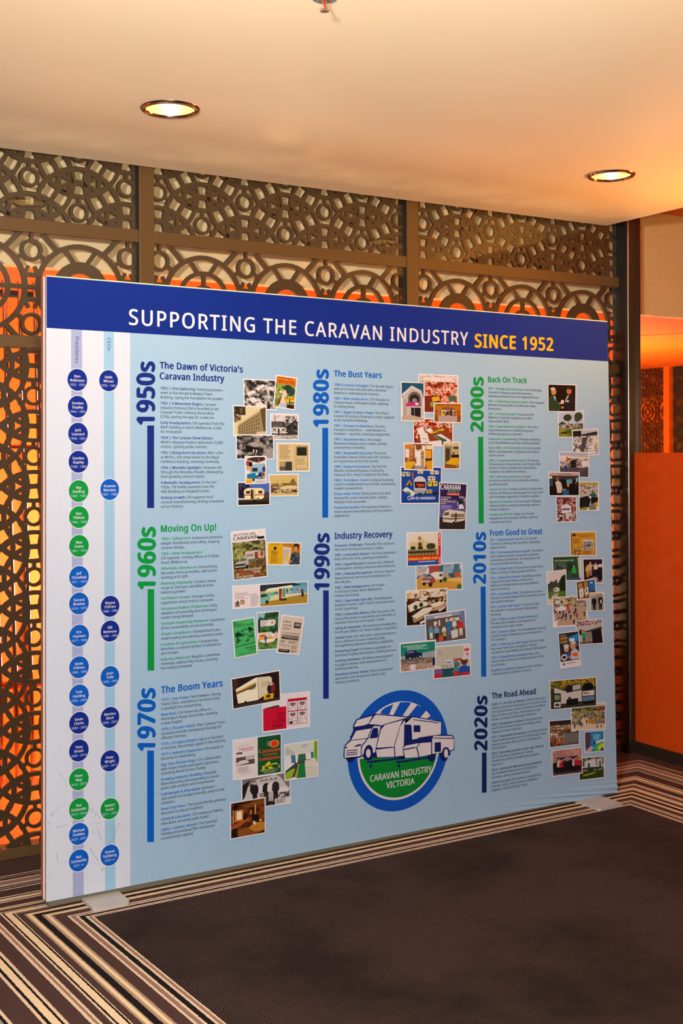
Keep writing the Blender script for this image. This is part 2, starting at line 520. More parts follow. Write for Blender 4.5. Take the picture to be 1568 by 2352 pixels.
def sun_fret(x0, x1, z0, z1, xs, zc=2.295):
    """Row of large sun wheels with small rings between; odd wheels have a heavy inner ring."""
    f = Fret(x0, x1, z0, z1)
    for cx, kind in xs:
        f.arc(cx, zc, .170, .190, 64)
        if kind == 1:
            f.arc(cx, zc, .069, .117, 48)
        else:
            f.arc(cx, zc, .103, .121, 48)
            f.arc(cx, zc, .042, .060, 36)
            for a in (0, 90, 180, 270):
                ca, sa = math.cos(math.radians(a)), math.sin(math.radians(a))
                f.bar(cx+.055*ca, zc+.055*sa, cx+.108*ca, zc+.108*sa, .017)
        for a in (90, 270):
            for s in (-1, 1):
                t0, t1 = math.radians(a+s*14), math.radians(a+s*22)
                f.bar(cx+.112*math.cos(t0), zc+.112*math.sin(t0), cx+.174*math.cos(t1), zc+.174*math.sin(t1), .017)
        for s in (-1, 1):
            f.bar(cx+s*.112, zc, cx+s*.24, zc, .018)
            for t in (-1, 1):
                f.bar(cx+s*.175, zc+t*.05, cx+s*.24, zc+t*.05, .017)
                f.bar(cx+s*.10, zc+t*.155, cx+s*.165, zc+t*.225, .020)     # arms out to the rails
                rx = cx + s*.20625
                f.arc(rx, zc+t*.150, .031, .046, 28)
                f.bar(rx, zc+t*.192, rx, zc+t*.225, .013)
                f.bar(rx-s*.036, zc+t*.130, rx-s*.062, zc+t*.112, .016)
                f.bar(rx-s*.012, zc+t*.085, rx-s*.03, zc+t*.05, .014)
    return f

PW = 0.0335
posts = [-5.50, -4.135, -2.77, -1.406]
TN = [0]
def trim(m, mat, bevel=0):
    TN[0] += 1
    return m.build('trim_%d' % TN[0], mat, None, bevel=bevel, kind='structure')
for px in posts:
    m = MB(); m.box((px-PW, -.004, 0), (px+PW, .075, 3.0)); post = trim(m, M['bronze'], .002)
    m = MB(); m.box((px-PW-.010, .004, 0), (px-PW, .06, 3.0)); m.build('gasket', M['gasket'], post)
edges = posts + [-0.01]
for i in range(4):
    a, b = edges[i]+PW, edges[i+1]-PW
    for z0, z1 in ((0, .042), (2.045, 2.095), (2.512, 2.566)):
        m = MB(); m.box((a, 0, z0), (b, .075, z1)); trim(m, M['bronze'], .002)
cm = MB(); cm.box((-.048, -.05, 0), (.052, .06, 3.0)); cp = trim(cm, M['darkpost'], .003)
cm = MB(); cm.box((-.056, -.045, 0), (-.048, .05, 3.0)); cm.build('gasket', M['gasket'], cp)
for x, r in ((-.041, .008),):  # bead added to the post to catch a highlight line
    cm = MB(); cm.tube((x, -.052, .05), (x, -.052, 2.99), r, 16); cm.build('highlight_bead', M['steel'], cp)

ringx = [-4.643, -3.262, -2.2923, -0.9126]
sunx = [[(-5.24, 2), (-4.8275, 1), (-4.415, 2)], [(-3.875, 1), (-3.4625, 2), (-3.05, 1)], [(-2.4945, 2), (-2.082, 1), (-1.6695, 2)], [(-1.117, 1), (-0.703, 2), (-0.290, 1)]]
sunx[1].append((-2.6375, 2)); sunx[0].append((-5.6525, 1)); sunx[0].append((-4.0025, 1)); sunx[1].insert(0, (-4.2875, 2))
sunx[2] += [(-2.907, 1), (-1.257, 1)]; sunx[3] += [(-1.53, 2), (0.1225, 2)]
desc = {
 'top': ('bronze ring lattice under the ceiling, %s', (2.566, 2.995)),
 'sun': ('bronze sun wheel lattice in the second row, %s', (2.095, 2.512)),
 'low': ('tall floor-standing bronze ring lattice, %s', (.042, 2.045)),
}
where = ['in the bay past the left picture edge', 'in the leftmost visible bay', 'in the middle bay between two posts', 'in the right bay beside the corner post']
for i in range(4):
    a, b = edges[i]+PW, edges[i+1]-PW
    if i == 3: b = -.056
    for key, (txt, (z0, z1)) in desc.items():
        if key == 'sun': f = sun_fret(a, b, z0, z1, sunx[i])
        elif key == 'top': f = ring_fret(a, b, z0, z1, ringx[i], 2.740)
        else: f = ring_fret(a, b, z0, z1, ringx[i]+.012, 1.854, pz=.2447)
        front = f.mesh(.022, .014)
        if i == 0:                      # the next bay along, beyond the picture: part of the wall
            front.build('wall_back', M['lattice'], kind='structure')
            continue
        t = empty('lattice_screen', ((a+b)/2, .03, z0), txt % where[i], 'screen', 'bronze lattice screens')
        front.build('fretwork', M['lattice'], t)
    # glass in front of the two upper rows
wn = 0
for i in range(1, 4):
    wn += 1
    a, b = edges[i]+PW, edges[i+1]-PW
    m = MB()
    for z0, z1 in ((2.566, 2.995), (2.095, 2.512), (.042, 2.045)):
        m.box((a+.001, .008, z0+.001), (b-.001-(.012 if i == 3 else .0), .014, z1-.001))
    m.build('window_%d' % wn, M['glass'], kind='structure')

# glazed partition on the right: orange lower panel, clear glass above
wrt = empty('wall_right', (0, 0, 0), kind='structure')
boxobj('orange_panel', (.0, -9, .062), (.018, -.052, 1.616), M['orange'], wrt)
boxobj('skirting', (-.012, -9, 0), (.022, -.052, .062), M['skirt'], wrt)
boxobj('window_4', (.004, -9, 1.616), (.014, -.052, 3.0), M['glass_amber'], kind='structure')

# ------------------------------------------------------------------ the orange room behind
boxobj('amber_panel', (-2.66, 2.15, 0), (-1.95, 2.199, 1.87), M['amber'], wr)
rk = empty('rod_screen', (-3.05, 1.0, 0), 'row of leaning chrome rods with rose crossbars behind the left lattice', 'screen')
for k in range(-4, 7):
    xt = -3.028 + k*0.0745
    m = MB(); m.tube((xt+.060, 1.0, .0), (xt, 1.0, 2.46), .0125, 14); m.build('rod', M['chrome'], rk)
for z, r in ((2.40, .018), (1.655, .012), (.50, .02)):
    m = MB(); m.tube((-3.36, 1.03, z), (-2.55, 1.03, z), r, 12)
    m.build('crossbar', M['dark'] if z > 2 else M['pinkrod'], rk, label='dark top bar' if z > 2 else 'rose coloured crossbar')

fw = boxobj('wall_far', (9.34, -9, 0), (9.44, 13, 2.985), M['orange_wall'], kind='structure')
boxobj('painted_dark_opening', (9.30, 2.0, 0), (9.345, 8.52, 2.985), M['dark'], fw)  # near-black slab on the wall; shade of an opening painted in
boxobj('far_post', (9.22, 8.52, 0), (9.34, 8.64, 2.985), M['orange_wall'], fw)
def swing(m, x, y0):
    """Turn a fret built along x (front facing -y) so that it runs along y and faces -x."""
    m.v = [(x + (v[1]-.03), y0 + v[0], v[2]) for v in m.v]
    return m
t = empty('lattice_screen', (9.3, 9.5, 0), 'distant orange lattice screen seen through the glass above the orange panel', 'screen')
for z0, z1, f in ((.05, 2.045, ring_fret(0, 1.7, .05, 2.045, .21, 1.854, pz=.2447)), (2.545, 2.985, ring_fret(0, 1.7, 2.545, 2.985, .21, 2.74)),
                  (2.045, 2.52, sun_fret(0, 1.7, 2.06, 2.51, [(.42, 2), (.8325, 1), (1.245, 2), (0.0075, 1)]))):
    swing(f.mesh(.022, .014), 9.3, 8.64).build('fretwork', M['lattice_rear'], t)
m = MB()
for z in (2.045, 2.51): m.box((9.28, 8.64, z), (9.33, 10.4, z+.05))
m.build('rail', M['lattice_rear'], t)

m = MB(); m.poly([(5.15,5.63,2.98),(6.75,7.45,2.98),(7.15,6.05,2.98),(5.75,4.55,2.98)])
m.build('ceiling_light_panel', pmat('orange_light_panel', 'e86a08', 0.6, emit='f07808', estr=0.5), None, 'bright orange strip light in the far ceiling seen through the glass', 'ceiling light')

# ------------------------------------------------------------------ ceiling fittings
M['trim'] = pmat('copper_chrome_trim', (0.55, 0.38, 0.28), 0.16, 1.0)
M['reflector'] = pmat('gold_reflector', (1.0, 0.80, 0.50), 0.38, 0.85, noise=0.15, nscale=30)
M['bulb'] = pmat('lit_bulb', (1, 0.9, 0.7), 0.4, emit=(1.0, 0.66, 0.32), estr=36.0)
tags = ['recessed downlight with chrome trim, above the left half of the board', 'recessed downlight with chrome trim, above the right end of the board']
for k, (x, y) in enumerate(LIGHTS):
    t = empty('recessed_downlight', (x, y, CZ), tags[k], 'ceiling light', 'ceiling downlights')
    m = MB(); m.lathe([(.085, CZ+.02), (.085, CZ-.005), (.089, CZ-.009), (.098, CZ-.008), (.104, CZ-.003), (.105, CZ+.0005)], x, y, 64); m.build('trim_ring', M['trim'], t)
    m = MB(); m.lathe([(.0845, CZ+.0), (.082, CZ+.03), (.078, CZ+.07), (.062, CZ+.105), (.02, CZ+.125), (.001, CZ+.127)], x, y, 48); m.build('reflector', M['reflector'], t)
    m = MB(); m.lathe([(.001, CZ+.030), (.014, CZ+.034), (.022, CZ+.048), (.022, CZ+.065), (.012, CZ+.085), (.010, CZ+.12)], x, y, 24); m.build('bulb', M['bulb'], t)

sx, sy = -3.068, -2.02
M['brass'] = pmat('tarnished_brass', (0.50, 0.34, 0.18), 0.3, 0.9, noise=0.2, nscale=200)
M['cup'] = pmat('blue_grey_escutcheon', (0.16, 0.24, 0.36), 0.35, 0.3)
M['redbulb'] = pmat('red_glass_bulb', (0.6, 0.02, 0.01), 0.1)
t = empty('fire_sprinkler', (sx, sy, CZ), 'small brass fire sprinkler with red bulb on the ceiling at the top edge', 'sprinkler')
m = MB(); m.lathe([(.0335, CZ+.0005), (.0335, CZ-.002), (.030, CZ-.004), (.022, CZ-.0045), (.021, CZ+.0)], sx, sy, 40); m.build('escutcheon', M['cup'], t)
m = MB(); m.lathe([(.020, CZ-.001), (.018, CZ-.008), (.010, CZ-.011), (.001, CZ-.011)], sx, sy, 28); m.build('body', M['brass'], t)
m = MB()
for s in (-1, 1):
    pts = [(s*.010, CZ-.008), (s*.011, CZ-.020), (s*.007, CZ-.029), (s*.001, CZ-.033)]
    for a, b in zip(pts, pts[1:]): m.tube((sx+a[0]*.86, sy+a[0]*.5, a[1]), (sx+b[0]*.86, sy+b[0]*.5, b[1]), .0017, 10)
m.build('frame_arms', M['brass'], t)
m = MB(); m.lathe([(.0005, CZ-.010), (.0022, CZ-.012), (.0024, CZ-.026), (.0005, CZ-.029)], sx, sy, 14); m.build('glass_bulb', M['redbulb'], t)
m = MB()
loop = []
for q in range(36):
    r = .0125 if q % 3 else .0100
    loop.append((sx+r*math.cos(2*math.pi*q/36), sy+r*math.sin(2*math.pi*q/36)))
m.zprism(loop, CZ-.0355, CZ-.0343); m.lathe([(.004, CZ-.0343), (.004, CZ-.031), (.001, CZ-.030)], sx, sy, 14); m.build('deflector', M['brass'], t)

# ------------------------------------------------------------------ the free-standing display board
YF = -0.595                       # front face of the stretched fabric
TL, TR, BR, BL = (-3.3858, 2.2480), (-0.7060, 2.2317), (-0.6577, 0.0105), (-3.3953, 0.0252)
board = empty('display_board', (-2.03, -0.56, 0), 'wide blue timeline board with printed text and photos, standing on grey foot plates', 'display board')

def inter(a, b, t): return (a[0]+(b[0]-a[0])*t, a[1]+(b[1]-a[1])*t)
def quadprism(name, y0, y1, mat, grow=0.0, label=None):
    m = MB(); m.prism([(BL[0]-grow, BL[1]-grow), (BR[0]+grow, BR[1]-grow), (TR[0]+grow, TR[1]+grow), (TL[0]-grow, TL[1]+grow)], y0, y1)
    return m.build(name, mat, board, label)
quadprism('frame', YF+.004, YF+.070, M['alu'], -.001)
quadprism('edge_trim', YF+.0008, YF+.008, M['white_trim'], .0, 'white front edging')
def sidestrip(y0, y1):
    m = MB(); m.prism([(BL[0]-.0018, BL[1]), (BL[0]+.004, BL[1]), (TL[0]+.004, TL[1]), (TL[0]-.0018, TL[1])], y0, y1); return m
sidestrip(YF+.026, YF+.036).build('edge_trim', M['white_trim'], board, 'white line along the left side of the frame')
m = MB(); m.prism([(TL[0], TL[1]), (TL[0], TL[1]+.003), (TR[0], TR[1]+.003), (TR[0], TR[1])], YF+.0005, YF+.02); m.build('edge_trim', pmat('pale_gold_edge', (.75,.55,.28), .4), board, 'pale top edge')
# bottom profile between board and carpet
m = MB(); m.prism([(BL[0]+.01, .004), (BR[0]-.03, .004), (BR[0]-.03, .014), (BL[0]+.01, .0245)], YF+.006, YF+.06); m.build('bottom_profile', pmat('olive_grey_profile', (.12,.11,.075), .5), board)

def foot(x0, x1, yb, yf):
    m = MB(); r = .014; lp = [(x0, yb), (x0, yf+r)]
    for q in range(1, 7): a = math.pi + math.pi/2*q/6; lp.append((x0+r+r*math.cos(a), yf+r+r*math.sin(a)))
    for q in range(0, 7): a = 1.5*math.pi + math.pi/2*q/6; lp.append((x1-r+r*math.cos(a), yf+r+r*math.sin(a)))
    lp.append((x1, yb)); m.zprism(lp, 0, .0115)
    return m.build('foot_plate', M['plate'], board, bevel=.0015)
foot(-3.263, -3.124, -.45, -.709); foot(-.914, -.764, -.45, -.750)

def sheetpt(u, v):
    a, b = inter(TL, TR, u), inter(BL, BR, u)
    return inter(a, b, v)
# front fabric: a fine sheet, slack and creased near its lower right corner
def crease(u, v):
    du, dv = (u-1.0), (v-1.0)
    w = math.exp(-(du/.16)**2) * math.exp(-(dv/.018)**2)
    s = (1-v)*2.2 - (1-u)*.30*.8
    return w*(.006 + .006*math.sin(s*260+.8) + .003*math.sin(s*430))
NU, NV = 150, 150
us = [i/60*.8 for i in range(61)] + [.8+.2*i/90 for i in range(1, 91)]
vs = [i/40*.88 for i in range(41)] + [.88+.12*i/100 for i in range(1, 101)]
LIGHTBLUE = lin('a2c3de'); NAVY = lin('0a2a86')
m = MB()
rows = []
for v in vs:
    row = []
    for u in us:
        x, z = sheetpt(u, v); row.append((x, YF - max(0, crease(u, v)), z))
    rows.append(row)
m.quadmesh(rows)
m.c = [LIGHTBLUE]*len(m.f)
m.f = [tuple(reversed(f)) for f in m.f]
fabric = m.build('printed_fabric', M['ink'], board)

# ------------------------------------------------------------------ artwork printed on the fabric
# Artwork points are image pixels read in zoomed crops; RECT maps an image pixel to (x, z) metres on the board.
RECT = ((0.002172811958418484, -9.191049402351319e-06, -3.54504212585954),
        (-0.0003046446853995573, -0.0015159313476058598, 3.1980823145035235),
        (-0.00018639182584085073, 7.884421258177246e-07, 1.0))
CROP = {'A': (100, 620, 3.5636), 'B': (100, 1180, 3.5636), 'C': (100, 1540, 3.5636), 'D': (510, 840, 6.817), 'E': (510, 1200, 6.817),
         'F': (510, 1520, 5.468), 'G': (710, 820, 4.126), 'H': (710, 1200, 4.126), 'I': (1070, 840, 4.48), 'J': (1070, 1200, 4.48),
         'K': (1070, 1540, 4.48), 'L': (770, 1580, 5.2267), 'O': (0, 0, 1.0)}
def pt(s, x, y):
    ox, oy, k = CROP[s]
    x, y = ox + x/k, oy + y/k
    a, b, c = (r[0]*x + r[1]*y + r[2] for r in RECT)
    return a/c, b/c
def LY(n): return YF - 0.0003*n

# ---- lettering: the plain sans that comes with the program, or its built-in face
import os
FONT = None
try:
    FONT = bpy.data.fonts.load(os.path.join(bpy.utils.system_resource('DATAFILES'), 'fonts', 'NotoSansHebrew-Regular.woff2'))
except Exception:
    FONT = None
GL = {}
def glyph(ch, res):
    key = (ch, res)
    if key in GL: return GL[key]
    def tm(s):
        c = bpy.data.curves.new('t', 'FONT'); c.body = s; c.size = 1.0; c.resolution_u = res
        if FONT is not None: c.font = FONT
        c.dimensions = '2D'; c.fill_mode = 'FRONT'
        o = bpy.data.objects.new('t', c); COL.objects.link(o)
        dg = bpy.context.evaluated_depsgraph_get(); dg.update()
        me = bpy.data.meshes.new_from_object(o.evaluated_get(dg))
        v = [(p.co.x, p.co.y) for p in me.vertices]; f = [tuple(p.vertices) for p in me.polygons]
        bpy.data.objects.remove(o); bpy.data.curves.remove(c); bpy.data.meshes.remove(me)
        return v, f
    def wid(s):
        v, _ = tm(s); return max(p[0] for p in v) - min(p[0] for p in v)
    if ch == ' ': r = ([], [], wid('H H') - wid('HH'))
    else:
        v, f = tm(ch)
        r = (v, f, wid('H'+ch+'H') - wid('HH'))
    GL[key] = r
    return r
BOLD = 0.017        # a heavier weight is the same letter struck again with small shifts
def runs_width(runs, res, track=0.0):
    return sum(glyph(c, res)[2] + track + BOLD*b for s, b, _ in runs for c in s)
CAPH = [None]
def caph():
    if CAPH[0] is None:
        v = glyph('H', 2)[0]; CAPH[0] = max(p[1] for p in v)
    return CAPH[0]
def lettering(m, runs, P0, A, U, y, res=2, track=0.0):
    """runs = [(string, weight, colour)]; A and U are the (x, z) vectors of one em along and up the line."""
    pen = 0.0
    for s, b, col in runs:
        e = BOLD*b
        sh = [(0, 0)] if not b else ([(-e, 0), (e, 0)] if res < 4 else [(-e, 0), (e, 0), (0, e*.6), (0, -e*.6), (-e*.7, e*.45), (e*.7, -e*.45)])
        for ch in s:
            v, f, adv = glyph(ch, res)
            for k, (dx, dy) in enumerate(sh):
                for q in f:
                    m.poly([(P0[0] + A[0]*(pen+v[i][0]+dx) + U[0]*(v[i][1]+dy), y - k*.00002, P0[1] + A[1]*(pen+v[i][0]+dx) + U[1]*(v[i][1]+dy)) for i in q], col)
            pen += adv + track + e
def text_fit(m, s, P0, P1, P2, col, y, bold=0.0, res=4, track=0.0):
    """One line: baseline from P0 to P1, cap height reached at P2 above P0."""
    W = runs_width([(s, bold, col)], res, track) - track
    lsb = min(p[0] for p in glyph(s[0], res)[0]) - BOLD*bold
    W -= lsb*2
    A = ((P1[0]-P0[0])/W, (P1[1]-P0[1])/W)
    U = ((P2[0]-P0[0])/caph(), (P2[1]-P0[1])/caph())
    lettering(m, [(s, bold, col)], (P0[0]-A[0]*lsb, P0[1]-A[1]*lsb), A, U, y, res, track)

WHITE = lin('e9e2e6'); GREEN = lin('04963e'); BLUE = lin('045cc2'); NAVY2 = lin('122c80'); INKT = lin('181a24'); YEL = lin('fcb81c')

def region(m, pts, col, y): m.poly([(x, y, z) for x, z in pts], col)
def band(name, pts, col, layer, label=None):
    m = MB(); region(m, pts, col, LY(layer)); return m.build(name, M['ink'], board, label)

EPS = .0016
hb0, hb1 = pt('O', 104.8, 753), pt('O', 1396.5, 830)
band('header_band', [(TL[0], TL[1]-EPS), (TR[0], TR[1]-EPS), (TR[0]+.003, hb1[1]), (TL[0]-.0006, hb0[1])], NAVY, 1, 'dark blue band along the top')
c0, c1 = pt('A', 705, 533), pt('C', 707, 1733)
band('name_panel', [(TL[0]-.0004, hb0[1]), (c0[0], hb0[1]-.0055*(c0[0]-TL[0])), (c1[0], BL[1]+.0005-.0055*.38), (BL[0]+.0006, BL[1]+.0008)], lin('d6dcea'), 1, 'pale panel of names down the left side')
def strip(xa, xb, xc, xd, col, name, lab):
    a, b = pt('A', xa, 505), pt('A', xb, 505); c, d = pt('C', xc, 1830), pt('C', xd, 1810)
    m = MB(); zt = lambda x: hb0[1]-.0055*(x-TL[0]); zb = lambda x: BL[1]+.0008-.0055*(x-BL[0])
    region(m, [(a[0], zt(a[0])), (b[0], zt(b[0])), (d[0], zb(d[0])), (c[0], zb(c[0]))], col, LY(2))
    return m, name, lab
for args in ((222, 312, 237, 325, lin('a6aed4'), 'presidents_strip', 'lavender strip behind the left column of name discs', 'Presidents', ('A', 258, 547), ('A', 256, 760), ('A', 287, 547)),
             (490, 573, 500, 585, lin('9cc6e2'), 'ceos_strip', 'light blue strip behind the right column of name discs', 'CEOs', ('A', 520, 557), ('A', 520, 660), ('A', 546, 557))):
    m, n, lab = strip(*args[:7])
    text_fit(m, args[7], pt(*args[8]), pt(*args[9]), pt(*args[10]), lin('2a3c80'), LY(3), 0.0)
    m.build(n, M['ink'], board, lab)

m = MB()
text_fit(m, 'SUPPORTING THE CARAVAN INDUSTRY', pt('O', 295, 745.5), pt('O', 1073, 793.5), pt('O', 295, 710), WHITE, LY(2), 0.9, 6, .06)
text_fit(m, 'SINCE 1952', pt('O', 1088.5, 797), pt('O', 1271, 805.5), pt('O', 1088.5, 767.5), YEL, LY(2), 2.2, 6, .03)
m.build('headline', M['ink'], board, 'white headline lettering with yellow year')

# ---- name discs
PRES = [('A', 273, 900, 'Don', 'Robinson', '1952 - 1953', 'n'), ('A', 276, 1120, 'Gordon', 'Stapley', '1954 - 1955', 'n'), ('A', 279, 1340, 'Jack', 'Leonard', '1956 - 1957', 'n'),
        ('A', 282, 1570, 'Gordon', 'Stapley', '1958 - 1960', 'n'), ('A', 284, 1810, 'Ray', 'Snelling', '1960 - 1963', 'g'), ('A', 286, 2023, 'Ken', 'Tibbots', '1964 - 1966', 'g'),
        ('B', 287, 263, 'Max', 'Evans', '1967 - 1970', 'g'), ('B', 287, 517, 'Jeff', 'Chrisfield', '1971 - 1973', 'b'), ('B', 287, 734, 'Gerard', 'Browne', '1974 - 1976', 'b'),
        ('B', 288, 997, 'Eric', 'Hayman', '1977 - 1990', 'b'), ('B', 287, 1256, 'Kevin', "O'Brien", '1990 - 1995', 'b'), ('C', 287, 204, 'Tom', 'Harding', '1995 - 2000', 'b'),
        ('C', 287, 428, 'Kevin', 'Clarke', '2000 - 2005', 'n'), ('C', 286, 655, 'Tony', 'Briant', '2005 - 2010', 'n'), ('C', 286, 890, 'Peter', 'May', '2010 - 2015', 'g'),
        ('C', 286, 1132, 'Nat', 'Schiavello', '2015 - 2020', 'g'), ('C', 285, 1337, 'Michael', 'Peebles', '2020 - 2021', 'b'), ('C', 285, 1554, 'Nat', 'Schiavello', '2021 >>', 'b')]
CEOS = [('A', 529, 907, 'Keith', 'Winser', '1952 - 1961', 'n'), ('A', 538, 1797, 'Graeme', 'Marston', '1961 - 1986', 'b'), ('B', 541, 757, 'Wayne', "O'Brien", '1986 - 1988', 'n'),
        ('B', 541, 960, 'Bill', 'Bemrose', '1988 - 1989', 'n'), ('B', 540, 1333, 'Joan', 'Tullo', '1990 - 1999', 'b'), ('C', 540, 384, 'Martine', 'Black', '2000 - 2001', 'n'),
        ('C', 539, 739, 'Peter', 'Wright', '2001 - 2011', 'n'), ('C', 539, 1131, 'Robert', 'Lucas', '2011 - 2022', 'g'), ('C', 539, 1511, 'Daniel', 'Sahlberg', '2023 >>', 'b')]
DC = {'n': (lin('0c2a8c'), 'dark blue'), 'g': (GREEN, 'green'), 'b': (BLUE, 'bright blue')}
TILT = -.0057
def disc(m, c, rx, rz, col, y, n=64, a0=0, a1=360):
    region(m, [(c[0]+rx*math.cos(math.radians(a0+(a1-a0)*i/n)), c[1]+rz*math.sin(math.radians(a0+(a1-a0)*i/n))) for i in range(n if a1-a0 == 360 else n+1)], col, y)
def centred(m, s, c, dz, h, cond, col, y, bold):
    k = h/caph(); A = (k*cond, k*cond*TILT); U = (0, k)
    w = runs_width([(s, bold, col)], 2)*k*cond
    lettering(m, [(s, bold, col)], (c[0]-w/2, c[1]+dz), A, U, y, 2)
for lst, R in ((PRES, .0393), (CEOS, .0385)):
    for sh, x, y, a, b, yr, cc in lst:
        c = pt(sh, x, y); col, cn = DC[cc]
        m = MB()
        disc(m, c, R, R*1.075, WHITE, LY(3)); disc(m, c, R*.925, R*1.0, col, LY(3.5))
        centred(m, a, c, .0085, .0092, .92, WHITE, LY(4), .8); centred(m, b, c, -.0060, .0092, .92, WHITE, LY(4), .8)
        centred(m, yr, c, -.0215, .0082, .95, lin('c4d4ee'), LY(4), .0)
        m.build('name_disc', M['ink'], board, '%s disc with a white name' % cn)

# ---- decades: big turned numerals with a bar
DEC = [('1950s', 'A', 902, 1270, 745, 764, (845, 901, 1273, 1949), NAVY2), ('1960s', 'B', 908, 622, 103, 773, (848, 902, 617, 1284), GREEN),
       ('1970s', 'C', 906, 661, 140, 772, (845, 900, 655, 1404), BLUE), ('1980s', 'G', 174, 667, 112, 40, (120, 175, 671, 1522), BLUE),
       ('1990s', 'H', 182, 648, 97, 50, (128, 181, 644, 1670), NAVY2), ('2000s', 'I', 170, 685, 103, 48, (123, 175, 732, 1623), GREEN),
       ('2010s', 'J', 195, 635, 87, 75, (149, 200, 660, 1587), BLUE), ('2020s', 'K', 209, 828, 247, 87, (159, 207, 845, 1257), lin('14245e'))]
for s, sh, bx, y0, y1, cx, (x0, x1, ya, yb), col in DEC:
    m = MB()
    sk = 3 if sh in 'IJ' else 0
    text_fit(m, s, pt(sh, bx, y0), pt(sh, bx, y1), pt(sh, cx, y0), col, LY(2), 3.0, 6)
    region(m, [pt(sh, x0-sk, ya), pt(sh, x1-sk, ya), pt(sh, x1+sk, yb), pt(sh, x0+sk, yb)], col, LY(2))
    m.build('decade_marker', M['ink'], board, 'turned numerals %s over an upright bar' % s)

HEAD = [(["The Dawn of Victoria's"], 'A', (947, 806), (1632.5, 839), (947, 753), NAVY2), (['Caravan Industry'], 'A', (947, 893), (1475, 914), (947, 840), NAVY2),
        (['Moving On Up!'], 'B', (957, 150), (1410, 135), (957, 96), GREEN), (['The Boom Years'], 'C', (957, 187), (1467, 128), (957, 133), BLUE),
        (['The Bust Years'], 'G', (230, 183), (688, 200), (230, 128), BLUE), (['Industry Recovery'], 'H', (236, 157), (784, 138), (236, 99), NAVY2),
        (['Back On Track'], 'I', (221, 168), (622, 179), (221, 113), GREEN), (['From Good to Great'], 'J', (241, 138), (780, 118), (241, 80), BLUE),
        (['The Road Ahead'], 'K', (263, 290), (722, 240), (258, 233), lin('14245e'))]
for (s,), sh, a, b, c, col in HEAD:
    m = MB(); text_fit(m, s, pt(sh, *a), pt(sh, *b), pt(sh, *c), col, LY(2), 1.9, 5)
    m.build('section_heading', M['ink'], board, 'heading lettering reading %s' % s)

